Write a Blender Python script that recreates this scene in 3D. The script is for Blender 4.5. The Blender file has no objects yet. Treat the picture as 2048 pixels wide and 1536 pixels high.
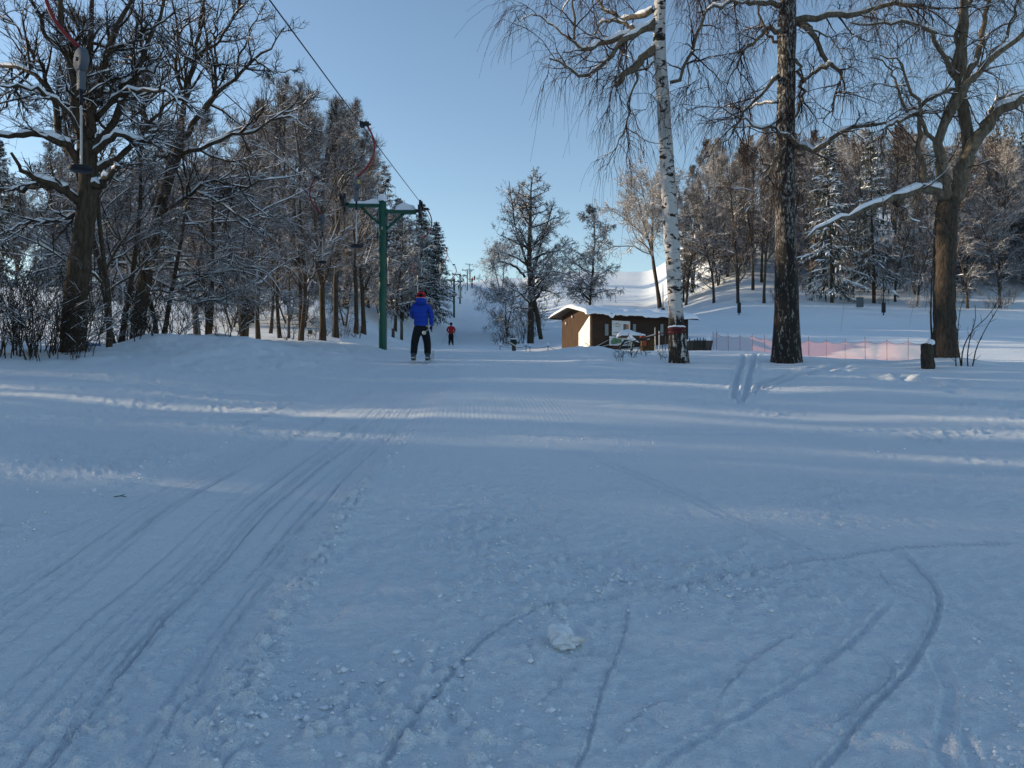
import bpy, bmesh, math, time
import numpy as np
from mathutils import Vector, Matrix
T0 = time.time()
rng = np.random.default_rng(7)
R_ = math.radians
sc = bpy.context.scene
COL = sc.collection

# ------------------------------------------------------------------ camera
EYE, FOC = 1.6, 1594.0          # eye height; focal length in pixels of the 2048-wide photograph
cam = bpy.data.objects.new('camera', bpy.data.cameras.new('camera'))
COL.objects.link(cam)
cam.data.sensor_width = 36.0
cam.data.lens = 36.0 * FOC / 2048
cam.data.clip_end = 4000
cam.location = (0, 0, EYE)
cam.rotation_euler = (R_(90), 0, 0)
sc.camera = cam

# ------------------------------------------------------------------ sky, sun, exposure
SUN_EL, SUN_AZ = 12.0, -78.0     # azimuth from the view direction, negative = left
w = bpy.data.worlds.new('World'); sc.world = w; w.use_nodes = True
nt = w.node_tree
bg = nt.nodes['Background']; bg.inputs[1].default_value = 0.1
sky = nt.nodes.new('ShaderNodeTexSky'); sky.sky_type = 'NISHITA'; sky.sun_disc = False
sky.sun_elevation = R_(SUN_EL); sky.sun_rotation = R_(SUN_AZ)
sky.air_density = 1.0; sky.dust_density = 0.4; sky.ozone_density = 1.5; sky.altitude = 600
nt.links.new(sky.outputs[0], bg.inputs[0])
sun = bpy.data.objects.new('sun', bpy.data.lights.new('sun', 'SUN')); COL.objects.link(sun)
sun.data.energy = 3.2; sun.data.angle = R_(0.5); sun.data.color = (1.0, 0.80, 0.56)
sd = Vector((math.sin(R_(SUN_AZ)) * math.cos(R_(SUN_EL)), math.cos(R_(SUN_AZ)) * math.cos(R_(SUN_EL)), math.sin(R_(SUN_EL))))
sun.rotation_euler = sd.to_track_quat('Z', 'Y').to_euler()
sun.location = sd * 50 + Vector((0, 0, 20))
sc.view_settings.view_transform = 'Standard'; sc.view_settings.look = 'None'
sc.view_settings.gamma = 1.0; sc.view_settings.exposure = 1.12
sc.render.engine = 'CYCLES'
sc.cycles.use_denoising = True; sc.cycles.use_light_tree = False
w.cycles.sampling_method = 'MANUAL'; w.cycles.sample_map_resolution = 512
sc.cycles.max_bounces = 4; sc.cycles.diffuse_bounces = 2; sc.cycles.caustics_reflective = False; sc.cycles.caustics_refractive = False; sc.cycles.transparent_max_bounces = 12

# ------------------------------------------------------------------ small helpers
def lin(r, g, b):
    f = lambda c: (c / 255 / 12.92) if c / 255 <= 0.04045 else ((c / 255 + 0.055) / 1.055) ** 2.4
    return (f(r), f(g), f(b), 1)

def mesh_np(name, V, quads=None, tris=None, smooth=True):
    m = bpy.data.meshes.new(name)
    V = np.asarray(V, dtype=np.float32).reshape(-1, 3)
    q = np.asarray(quads if quads is not None else [], dtype=np.int32).reshape(-1, 4)
    t = np.asarray(tris if tris is not None else [], dtype=np.int32).reshape(-1, 3)
    m.vertices.add(len(V)); m.vertices.foreach_set('co', V.ravel())
    m.loops.add(q.size + t.size)
    m.loops.foreach_set('vertex_index', np.concatenate([q.ravel(), t.ravel()]))
    m.polygons.add(len(q) + len(t))
    ls = np.concatenate([np.arange(len(q)) * 4, q.size + np.arange(len(t)) * 3]).astype(np.int32)
    m.polygons.foreach_set('loop_start', ls)
    try:
        m.polygons.foreach_set('loop_total', np.concatenate([np.full(len(q), 4), np.full(len(t), 3)]).astype(np.int32))
    except Exception:
        pass
    m.polygons.foreach_set('use_smooth', np.full(len(q) + len(t), smooth))
    m.update(calc_edges=True)
    return m

class Geo:
    """collects pieces of one part, then builds one mesh"""
    def __init__(s): s.V, s.Q, s.T, s.n = [], [], [], 0
    def add(s, V, Q=None, T=None):
        V = np.asarray(V, float).reshape(-1, 3)
        s.V.append(V)
        if Q is not None and len(Q): s.Q.append(np.asarray(Q, int).reshape(-1, 4) + s.n)
        if T is not None and len(T): s.T.append(np.asarray(T, int).reshape(-1, 3) + s.n)
        s.n += len(V); return s
    def tubes(s, P, R, sides=4, cap=False, sq=1.0):
        P = np.asarray(P, float); R = np.asarray(R, float)
        if P.ndim == 2: P, R = P[None], np.broadcast_to(R, (1, P.shape[0]))
        N, K, _ = P.shape
        if N == 0: return s
        t = np.gradient(P, axis=1); t /= np.linalg.norm(t, axis=2, keepdims=True) + 1e-9
        mt = np.abs(t.mean(1)); ref = np.zeros((N, 3)); ref[np.arange(N), mt.argmin(1)] = 1
        u = np.cross(t, ref[:, None, :]); u /= np.linalg.norm(u, axis=2, keepdims=True) + 1e-9
        v = np.cross(t, u)
        a = np.arange(sides) * 2 * np.pi / sides + 0.4
        ring = P[:, :, None, :] + R[:, :, None, None] * (np.cos(a)[:, None] * u[:, :, None, :] + sq * np.sin(a)[:, None] * v[:, :, None, :])
        idx = np.arange(N * K * sides).reshape(N, K, sides); nx = np.roll(idx, -1, 2)
        Q = np.stack([idx[:, :-1], nx[:, :-1], nx[:, 1:], idx[:, 1:]], -1).reshape(-1, 4)
        V = ring.reshape(-1, 3); T = None
        if cap:
            c0 = len(V) + np.arange(N) * 2; V = np.concatenate([V, np.stack([P[:, 0], P[:, -1]], 1).reshape(-1, 3)])
            T = np.concatenate([np.stack([np.repeat(c0, sides), nx[:, 0].ravel(), idx[:, 0].ravel()], 1),
                                np.stack([np.repeat(c0 + 1, sides), idx[:, -1].ravel(), nx[:, -1].ravel()], 1)])
        return s.add(V, Q, T)
    def box(s, x0, x1, y0, y1, z0, z1, M=None):
        V = np.array([(x, y, z) for z in (z0, z1) for y in (y0, y1) for x in (x0, x1)], float)
        if M is not None: V = np.array([M @ Vector(p) for p in V])
        return s.add(V, [(0, 2, 3, 1), (4, 5, 7, 6), (0, 1, 5, 4), (2, 6, 7, 3), (0, 4, 6, 2), (1, 3, 7, 5)])
    def prism(s, pts, d0, d1, f):
        """outline pts in 2d, extruded from d0 to d1; f(a,b,d)->xyz"""
        n = len(pts); V = [f(a, b, d0) for a, b in pts] + [f(a, b, d1) for a, b in pts]
        Q = [(i, (i + 1) % n, n + (i + 1) % n, n + i) for i in range(n)]
        T = [(0, i + 1, i) for i in range(1, n - 1)] + [(n, n + i, n + i + 1) for i in range(1, n - 1)]
        return s.add(V, Q, T)
    def lathe(s, prof, o=(0, 0, 0), seg=16, M=None, jit=0):
        prof = np.array(prof, float); K = len(prof)
        a = np.arange(seg) * 2 * np.pi / seg
        V = np.stack([prof[:, 0, None] * np.cos(a), prof[:, 0, None] * np.sin(a), np.broadcast_to(prof[:, 1, None], (K, seg))], -1).reshape(-1, 3)
        if jit: V = V + rng.normal(0, jit, V.shape)
        if M is not None: V = np.array([M @ Vector(p) for p in V])
        V = V + np.array(o)
        idx = np.arange(K * seg).reshape(K, seg); nx = np.roll(idx, -1, 1)
        return s.add(V, np.stack([idx[:-1], nx[:-1], nx[1:], idx[1:]], -1).reshape(-1, 4))
    def mesh(s, name, smooth=True):
        cat = lambda L, k: np.concatenate(L) if L else np.zeros((0, k), int)
        return mesh_np(name, np.concatenate(s.V), cat(s.Q, 4), cat(s.T, 3), smooth)

def obj(name, me, mat, parent=None, loc=None):
    o = bpy.data.objects.new(name, me); COL.objects.link(o)
    if mat is not None and hasattr(me, 'materials') and not me.materials: me.materials.append(mat)
    if parent is not None: o.parent = parent
    if loc is not None: o.location = loc
    return o
def tag(o, label, cat, group=None):
    o['label'] = label; o['category'] = cat
    if group: o['group'] = group
    return o
def thing(name, label, cat, loc=(0, 0, 0), rotz=0, group=None):
    o = bpy.data.objects.new(name, None); COL.objects.link(o); o.empty_display_size = .2
    o.location = loc; o.rotation_euler = (0, 0, rotz)
    return tag(o, label, cat, group)
def copy_thing(root, loc, rotz, scale=1.0, label=None, group=None):
    r = root.copy(); COL.objects.link(r); r.location = loc; r.rotation_euler = (0, 0, rotz); r.scale = (scale,) * 3
    if label: r['label'] = label
    if group: r['group'] = group
    for ch in root.children:
        c = ch.copy(); COL.objects.link(c); c.parent = r
        for g in ch.children:
            d = g.copy(); COL.objects.link(d); d.parent = c
    return r

# ------------------------------------------------------------------ materials
def mat(name, color, rough=.8, metal=0, spec=.3):
    m = bpy.data.materials.new(name); m.use_nodes = True
    b = m.node_tree.nodes['Principled BSDF']
    b.inputs['Base Color'].default_value = color if len(color) == 4 else (*color, 1)
    b.inputs['Roughness'].default_value = rough; b.inputs['Metallic'].default_value = metal
    b.inputs['Specular IOR Level'].default_value = spec
    return m
class NB:
    """terse node building"""
    def __init__(s, m): s.m = m; s.nt = m.node_tree; s.b = s.nt.nodes['Principled BSDF']
    def n(s, t, **k):
        x = s.nt.nodes.new('ShaderNode' + t)
        for a, v in k.items(): setattr(x, a, v)
        return x
    def l(s, a, b): s.nt.links.new(a, b)
    def coord(s, scale=(1, 1, 1), which='Object'):
        c = s.n('TexCoord'); mp = s.n('Mapping'); s.l(c.outputs[which], mp.inputs[0]); mp.inputs['Scale'].default_value = scale; return mp.outputs[0]
    def noise(s, vec, scale, detail=4, rough=.6, dist=0):
        x = s.n('TexNoise'); s.l(vec, x.inputs['Vector']); x.inputs['Scale'].default_value = scale
        x.inputs['Detail'].default_value = detail; x.inputs['Roughness'].default_value = rough; x.inputs['Distortion'].default_value = dist
        return x.outputs[0]
    def ramp(s, f, stops):
        x = s.n('ValToRGB'); s.l(f, x.inputs[0]); e = x.color_ramp.elements
        while len(e) < len(stops): e.new(.5)
        for i, (p, c) in enumerate(stops):
            e[i].position = p; e[i].color = c if len(c) == 4 else (*c, 1)
        return x.outputs[0]
    def mr(s, f, a, b, c=0, d=1):
        x = s.n('MapRange'); s.l(f, x.inputs[0])
        for i, v in enumerate((a, b, c, d)): x.inputs[i + 1].default_value = v
        return x.outputs[0]
    def math(s, op, a, b=None):
        x = s.n('Math', operation=op)
        for i, v in enumerate((a, b)):
            if v is None: continue
            if isinstance(v, (int, float)): x.inputs[i].default_value = v
            else: s.l(v, x.inputs[i])
        return x.outputs[0]
    def mix(s, f, a, b):
        x = s.n('Mix', data_type='RGBA')
        for i, v in ((0, f), (6, a), (7, b)):
            if isinstance(v, (int, float)): x.inputs[i].default_value = v
            elif isinstance(v, tuple): x.inputs[i].default_value = v if len(v) == 4 else (*v, 1)
            else: s.l(v, x.inputs[i])
        return x.outputs[2]
    def bump(s, h, strength, dist, prev=None):
        x = s.n('Bump'); s.l(h, x.inputs['Height']); x.inputs['Strength'].default_value = strength; x.inputs['Distance'].default_value = dist
        if prev is not None: s.l(prev, x.inputs['Normal'])
        return x.outputs[0]
    def up(s):
        g = s.n('NewGeometry'); x = s.n('SeparateXYZ'); s.l(g.outputs['Normal'], x.inputs[0]); return x.outputs[2]
    def color(s, c): s.l(c, s.b.inputs['Base Color'])
    def normal(s, c): s.l(c, s.b.inputs['Normal'])

M = {}
# snow lying on things
m = mat('snow', (.82, .86, .91), .65, spec=.2); q = NB(m); v = q.coord()
q.normal(q.bump(q.noise(v, 18, 5), .35, .03)); M['snow'] = m
# dusted bark: snow settled on upward faces of thin branches
def bark(name, c1, c2, snow=0.0, sc_=9, lo=.35, hi=.75, snowcol=(.8, .82, .86)):
    m = mat(name, c1, .9, spec=.15); q = NB(m); v = q.coord((1, 1, .22))
    f = q.noise(v, sc_, 5, .7)
    c = q.mix(q.mr(f, .38, .62), (*c1, 1), (*c2, 1))
    if snow > 0:
        g = q.noise(q.coord(), 1.4, 3)
        s_ = q.math('MULTIPLY', q.mr(q.up(), lo, hi), q.mr(g, .62 - .4 * snow, .72 - .3 * snow))
        c = q.mix(s_, c, (*snowcol, 1))
    q.color(c); q.normal(q.bump(f, .7, .04)); M[name] = m; return m
bark('bark_dark', (.035, .026, .018), (.085, .064, .045), 0, 14)
bark('bark_grey', (.034, .027, .021), (.082, .066, .052), 0, 22)
bark('branch_dark', (.030, .022, .016), (.060, .044, .032), .35)
bark('branch_snowy', (.045, .033, .024), (.085, .062, .044), .9, lo=.1, hi=.6)
bark('branch_brown', (.066, .050, .038), (.105, .082, .064), .85, lo=.2, hi=.7)
bark('branch_red', (.070, .050, .040), (.110, .080, .064), .6, lo=.3, hi=.8)
bark('branch_frost', (.17, .14, .115), (.27, .235, .20), 1.0, lo=-.1, hi=.7)
bark('birch_twig', (.045, .026, .022), (.075, .045, .036), .1)
bark('branch_ochre', (.070, .050, .032), (.125, .092, .060), .3)
# birch bark
def birch(name, white, plates):
    m = mat(name, (.6, .58, .54), .75, spec=.2); q = NB(m); v = q.coord()
    sep = q.n('SeparateXYZ'); q.l(v, sep.inputs[0]); z = sep.outputs[2]
    marks = q.noise(q.coord((3.4, 3.4, 8.0)), 1.0, 4, .6, .8)
    blot = q.noise(q.coord((2.6, 2.6, 2.2)), 1.0, 4, .6)
    dark = q.math('MAXIMUM', q.mr(marks, .545, .585), q.mr(blot, .63, .68))
    if plates:
        pl = q.noise(q.coord((17, 17, 6.5)), 1.0, 5, .7, .6); dark = q.mr(pl, .50, .60, 1, 0)
    fis = q.noise(q.coord((11, 11, 2.6)), 1.0, 5, .7)
    base = q.math('ADD', q.mr(z, 1.0 if not plates else 1.2, 1.6 if not plates else 5.5, 1, 0 if not plates else .15), q.math('MULTIPLY', q.math('SUBTRACT', blot, .5), 1.2))
    low = q.math('MULTIPLY', q.mr(base, .35, .65), q.mr(fis, .60, .52))
    d = q.math('MAXIMUM', dark, low)
    tint = q.mix(q.noise(v, 5, 3), (*white, 1), tuple(c * .8 for c in white) + (1,))
    q.color(q.mix(d, tint, (.022, .019, .017, 1)))
    q.normal(q.bump(fis, .8, .05, q.bump(d, -.5, .02))); M[name] = m
bark('bark_limb', (.085, .068, .048), (.20, .17, .125), 0, 12)
birch('bark_birch', (.54, .53, .51), False)
birch('bark_birch_plated', (.40, .38, .35), True)
# needles
def needles(name, c1, c2, snow):
    m = mat(name, c1, .85, spec=.2); q = NB(m); v = q.coord()
    c = q.mix(q.noise(v, 2.2, 3), (*c1, 1), (*c2, 1))
    if snow:
        s_ = q.math('MULTIPLY', q.mr(q.up(), .15, .7), q.mr(q.noise(v, .9, 3), .62 - .35 * snow, .7 - .25 * snow)); c = q.mix(s_, c, (.8, .82, .86, 1))
    q.color(c); M[name] = m
needles('needle_dark', (.018, .028, .016), (.045, .050, .024), .35)
needles('needle_snowy', (.022, .032, .024), (.05, .055, .032), .6)
needles('needle_brown', (.040, .032, .018), (.075, .055, .03), .25)
# painted steel etc.
def paint(name, c, rough=.45, var=.25):
    m = mat(name, c, rough); q = NB(m); f = q.noise(q.coord((1, 1, .3)), 3, 5, .65)
    q.color(q.mix(q.mr(f, .35, .7), (*c, 1), tuple(x * (1 - var) for x in c) + (1,)))
    q.l(q.mr(f, .3, .7, rough - .08, rough + .15), q.b.inputs['Roughness']); M[name] = m
paint('green_paint', (.008, .085, .055)); paint('far_green_paint', (.012, .10, .05)); paint('dark_green', (.006, .032, .026)); paint('dark_steel', (.02, .022, .026), .5)
paint('red_paint', (.20, .018, .024), .35); paint('grey_plastic', (.085, .10, .12), .5); paint('black_rubber', (.012, .014, .02), .6)
paint('galvanised', (.42, .43, .44), .38); paint('yellow_sticker', (.45, .36, .12), .6); paint('white_board', (.62, .64, .66), .6, .12)
paint('blue_plastic', (.02, .12, .35), .4); paint('orange_plastic', (.55, .10, .04), .5); paint('white_paint', (.72, .71, .66), .55, .15)
paint('green_print', (.14, .25, .14), .6, .4); paint('dark_print', (.06, .07, .09), .7); paint('orange_print', (.5, .22, .09), .7); paint('photo_print', (.22, .22, .23), .7, .6)
paint('window_glass', (.10, .15, .19), .12); paint('red_fabric', (.33, .012, .018), .8); paint('strap_red', (.10, .018, .022), .8)
paint('black_fabric', (.008, .009, .013), .85); paint('hat_red', (.50, .02, .03), .9); paint('hat_white', (.6, .58, .58), .9); paint('ski_white', (.6, .6, .62), .3); paint('ski_dark', (.05, .05, .06), .35)
paint('skin', (.45, .27, .19), .5); paint('old_wood', (.10, .085, .07), .9, .5); paint('wood_brown', (.11, .065, .028), .85, .5); paint('lamp_glass', (.7, .55, .35), .3)
q = NB(M['black_fabric']); q.normal(q.bump(q.noise(q.coord((1, 1, 2.2)), 9, 3, .5, .8), .8, .05))
m = mat('blue_fabric', (.008, .045, .36), .65); q = NB(m); wv = q.n('TexWave', wave_type='BANDS', bands_direction='Z'); q.l(q.coord(), wv.inputs[0])
wv.inputs['Scale'].default_value = 2.6; wv.inputs['Distortion'].default_value = .6; q.normal(q.bump(wv.outputs[0], .9, .035)); M['blue_fabric'] = m
# cabin timber
def timber(name, c1, c2, direction, scale):
    m = mat(name, c1, .85); q = NB(m); v = q.coord()
    wv = q.n('TexWave', wave_type='BANDS', bands_direction=direction, wave_profile='SAW'); q.l(v, wv.inputs[0]); wv.inputs['Scale'].default_value = scale
    st = (1, 1, .12) if direction != 'Z' else (.1, .1, 1)
    f = q.noise(q.coord(st), 9, 5, .7)
    c = q.mix(q.mr(f, .35, .65), (*c1, 1), (*c2, 1)); c = q.mix(q.mr(wv.outputs[0], .06, .0), c, (.008, .006, .005, 1))
    q.color(c); q.normal(q.bump(wv.outputs[0], .6, .02, q.bump(f, .4, .01))); M[name] = m
timber('timber_wall', (.030, .016, .010), (.048, .026, .016), 'Z', 2.4)
timber('timber_gable', (.080, .042, .022), (.034, .018, .010), 'Y', 2.6)
# netting: an open orange weave
m = mat('orange_net', (.52, .22, .18), .8); q = NB(m); tr = q.n('BsdfTransparent'); mx = q.n('MixShader'); out = m.node_tree.nodes['Material Output']
q.l(tr.outputs[0], mx.inputs[1]); q.l(q.b.outputs[0], mx.inputs[2])
mx.inputs[0].default_value = .25; q.l(mx.outputs[0], out.inputs[0]); M['orange_net'] = m

# ------------------------------------------------------------------ noise for the terrain
TAB = rng.random((256, 256))
def vn(x, y):
    xi = np.floor(x).astype(int); yi = np.floor(y).astype(int); fx = x - xi; fy = y - yi
    fx = fx * fx * fx * (fx * (fx * 6 - 15) + 10); fy = fy * fy * fy * (fy * (fy * 6 - 15) + 10)
    a = TAB[xi % 256, yi % 256]; b = TAB[(xi + 1) % 256, yi % 256]; c = TAB[xi % 256, (yi + 1) % 256]; d = TAB[(xi + 1) % 256, (yi + 1) % 256]
    return (a * (1 - fx) + b * fx) * (1 - fy) + (c * (1 - fx) + d * fx) * fy - .5
def fbm(x, y, o=3, g=.5):
    s, a = 0, 1
    for k in range(o):
        s = s + a * vn(x * 2.03 ** k + 17.3 * k, y * 2.03 ** k + 9.1 * k); a *= g
    return s
def sst(a, b, x):
    t = np.clip((x - a) / (b - a), 0, 1); return t * t * (3 - 2 * t)
def profile(pts):
    p = np.array(pts, float); g = np.linspace(-60, 900, 4801); z = np.interp(g, p[:, 0], p[:, 1])
    for _ in range(3):
        for wd in (15,): z = np.convolve(np.pad(z, wd, mode='edge'), np.ones(2 * wd + 1) / (2 * wd + 1), 'valid')
    return lambda y: np.interp(y, g, z)
PC = profile([(-60, -3), (-20, -1.4), (0, 0), (20.4, 2.14), (27, 2.7), (45, 3.45), (62, 4.35), (75, 5.7), (112, 10.5), (140, 15.3), (215, 23.9), (250, 32), (276, 38.6), (300, 40.2), (350, 42), (500, 40), (900, 20)])
PR = profile([(-60, -3), (-20, -1.4), (0, 0), (15, 1.45), (22, 2.2), (27, 2.72), (33, 2.95), (45, 3.42), (55, 4.6), (68, 6.2), (82, 8.3), (90, 8.8), (110, 11.6), (140, 16.2), (205, 25), (262, 38.8), (300, 41), (400, 42), (900, 20)])
PL = profile([(-60, -2), (-20, -.9), (0, .1), (15, 1.75), (20, 2.6), (27, 2.95), (40, 3.8), (55, 6.3), (80, 11.3), (110, 14), (150, 19), (250, 33), (300, 40), (500, 40), (900, 20)])
def h0(x, y):
    x = np.asarray(x, float); y = np.asarray(y, float)
    s = np.clip(y / 40, .35, 3.0)
    wl = sst(4.0, 10.0, -x / np.clip(s, .8, 1.6) + 0) ; wr = sst(2.5, 9.0, x / np.clip(s, .6, 1.3))
    z = PC(y) * (1 - wl) * (1 - wr) + PL(y) * wl + PR(y) * wr
    z = z + .38 * np.exp(-((x + 10.2) / 1.8) ** 2 - ((y - 26) / 2.6) ** 2)           # drifted bank by the old trees
    z = z + .25 * np.exp(-((x + 8.0) / 1.5) ** 2 - ((y - 21.5) / 1.3) ** 2) + .3 * np.exp(-((x + 9.8) / .9) ** 2 - ((y - 22.0) / 1.2) ** 2)
    z = z + .22 * np.exp(-((x - 2.3) / 1.4) ** 2 - ((y - 25) / 1.5) ** 2) + .18 * np.exp(-((x - 11.5) / 1.1) ** 2 - ((y - 20.8) / .9) ** 2)
    z = z + sst(.16, .31, x / np.maximum(y, 5)) * (np.clip(y - 74, 0, 60) * .12 + np.clip(y - 105, 0, 160) * .14)   # wooded hillside on the right
    z = z - .45 * sst(8.5, 13.5, x) * sst(22.5, 27, y) * sst(60, 42, y)
    far = sst(14, 45, np.hypot(x, y))
    z = z + .16 * sst(-5, -8, x) * sst(17, 20, y) * sst(40, 30, y) * fbm(x / 1.7, y / 1.9, 3)
    return z + far * (.5 * fbm(x / 17, y / 13, 3)) + .10 * fbm(x / 5 + 3, y / 4, 2)
def P(px, py, d):
    """pixel of the photograph at depth d -> world point"""
    return np.array([(px - 1024) / FOC * d, d, EYE + (768 - py) / FOC * d])
def G(px, d, dz=0.0):
    """ground point under pixel column px at depth d"""
    x = (px - 1024) / FOC * d
    return np.array([x, d, float(h0(x, d)) + dz])
def hit(px, py):
    d = np.concatenate([np.arange(1.5, 30, .03), np.arange(30, 120, .2)])
    f = EYE + (768 - py) / FOC * d - h0((px - 1024) / FOC * d, d)
    i = np.argmax(f < 0); return np.array([(px - 1024) / FOC * d[i], d[i]])

# ------------------------------------------------------------------ snow ground: one sheet with tracks, ruts and drifts
rr = [.4]
while rr[-1] < 1500:
    r = rr[-1]; rr.append(r * (1.08 if r < 2.2 else 1.0046 if r < 8 else 1.010 if r < 30 else 1.022 if r < 300 else 1.07))
rr = np.array(rr)
th = np.concatenate([np.linspace(-R_(35.5), R_(35.5), 640), np.linspace(R_(35.5), R_(324.5), 70)[1:-1]])
RR, TH = np.meshgrid(rr, th, indexing='ij')
X = RR * np.sin(TH); Y = RR * np.cos(TH); Z = h0(X, Y)
near = 1 - sst(22, 60, RR)
groom = sst(3.6, 1.6, np.abs(X + .3 + .04 * (Y - 10))) * sst(6, 9, Y)
piste = sst(7.5, 5.5, np.abs(X))
rough_ = np.clip(.5 + 1.5 * fbm(X / 2.6, Y / 3.4, 3), 0, 1)
n1 = fbm(X / .55, Y / .55, 3, .6); n2 = fbm(X / .075 + 5, Y / .075, 2, .65); n3 = fbm(X / 1.7, Y / 2.1, 2)
amp = (1 - .85 * groom)
Z += near * amp * (.045 * n3 + .012 * n1 * (.35 + rough_) + .013 * n2 * (.2 + rough_ * 1.2))
# crumbly lumps of scraped snow
lump = np.clip(fbm(X / .06, Y / .06, 2) - .12, 0, 1) * np.clip(fbm(X / 1.3 + 40, Y / 1.6, 3) * 2.2 + .05, 0, 1)
Z += near * amp * .075 * lump * (1 - sst(12, 25, RR))
# snow thrown about left of the lift line and along the right edge of the piste
chop = np.clip(sst(-3.4, -5.2, X) * sst(13, 18, Y) * sst(42, 30, Y) + .7 * sst(1.2, 2.4, X) * sst(4.2, 3.0, X) * sst(14, 18, Y) * sst(45, 35, Y), 0, 1)
Z += chop * (.14 * np.abs(fbm(X / .9, Y / 1.1, 3)) + .05 * fbm(X / .3, Y / .3, 2))
Z += sst(60, 110, Y) * .22 * fbm(X / 9, Y / 3.5, 3)
def seg_dist(x, y, pts):
    best = np.full(x.shape, 1e9); side = np.zeros(x.shape); along = np.zeros(x.shape); acc = 0
    for a, b in zip(pts[:-1], pts[1:]):
        ab = b - a; L2 = ab @ ab + 1e-9; t = np.clip(((x - a[0]) * ab[0] + (y - a[1]) * ab[1]) / L2, 0, 1)
        dx = x - a[0] - t * ab[0]; dy = y - a[1] - t * ab[1]; d = np.hypot(dx, dy); k = d < best
        best = np.where(k, d, best); side = np.where(k, np.sign(dx * ab[1] - dy * ab[0]), side); along = np.where(k, acc + t * math.sqrt(L2), along); acc += math.sqrt(L2)
    return best, side, along
def smooth_line(p, n=4):
    p = np.array(p, float)
    for _ in range(2):
        q_ = np.empty((2 * len(p) - 2, 2)); q_[0::2] = .75 * p[:-1] + .25 * p[1:]; q_[1::2] = .25 * p[:-1] + .75 * p[1:]
        p = np.concatenate([p[:1], q_, p[-1:]])
    return p
def track(px, width, depth, berm=.5, edge=0, wob=.0, ground=False):
    p = np.array(px, float) if ground else np.array([hit(*q_) for q_ in px])
    p = smooth_line(p)
    if wob: p = p + rng.normal(0, wob, p.shape)
    m_ = width * 5 + .05
    k = (X > p[:, 0].min() - m_) & (X < p[:, 0].max() + m_) & (Y > p[:, 1].min() - m_) & (Y < p[:, 1].max() + m_)
    if not k.any(): return
    d, s, al = seg_dist(X[k], Y[k], p)
    tot = np.hypot(*np.diff(p, axis=0).T).sum(); fade = sst(0, .25, al) * sst(tot, tot - .25, al) * .8 + .2
    jag = .6 + .8 * np.abs(vn(X[k] / .13, Y[k] / .13) * 2)
    dz = -depth * np.exp(-(d / width) ** 6) + berm * depth * np.exp(-((d - 1.55 * width) / (.5 * width)) ** 2) * jag * (1 + edge * s)
    Z[k] += dz * fade
# the wide packed run-out sweeping in from lower left
cl = [hit(*q_) for q_ in ((-520, 1800), (-260, 1600), (-60, 1420), (120, 1250), (300, 1110), (440, 1000), (560, 920), (680, 850), (760, 790), (830, 740))]
clp = smooth_line(cl); d, s, al = seg_dist(X, Y, clp)
band = sst(1.15, .75, d); Z -= band * .03
Z += .022 * np.exp(-((d - 1.05) / .10) ** 2) * (s > 0) * (.2 + 2.0 * np.abs(fbm(X / .07, Y / .07, 2)) * 2) * sst(9.5, 6, RR)
dd = np.gradient(clp, axis=0); nn = np.stack([dd[:, 1], -dd[:, 0]], 1); nn /= np.linalg.norm(nn, axis=1, keepdims=True)
for k in range(30):      # fine parallel streaks left by many skis
    o_ = rng.uniform(-1.0, 1.0); a = rng.integers(4, 14) if k % 3 == 1 else 0; b = rng.integers(len(clp) - 10, len(clp)) if k % 3 else len(clp)
    tw = np.linspace(rng.normal(0, .06), rng.normal(0, .10), len(clp))[:, None]; wd = rng.uniform(.007, .016); dp = rng.uniform(.002, .0075)
    for q_ in ((0, .11) if k % 4 == 0 else (0,)): track((clp + nn * (o_ + q_ + tw))[a:b], wd, dp, .5, 0, .0015, True)
for pa, off in (([(-9, 7.2), (-5, 8.0), (-1, 9.2), (3, 9.6), (9, 9.2)], .13), ([(9, 7.6), (4, 8.2), (-2, 9.9), (-8, 11.8)], .12), ([(7, 5.2), (3.5, 6.3), (0, 6.7), (-3, 6.6)], .12), ([(3.2, 2.2), (2.2, 4.2), (1.6, 6.0), (.6, 8.4)], .11), ([(-4.5, 5.0), (-2.0, 6.2), (1.5, 6.0), (5, 5.4)], .12)):
    for q_ in (0, off): track([(x_ + q_ * .5, y_ + q_) for x_, y_ in pa], .014, .006, .5, 0, .002, True)
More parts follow.
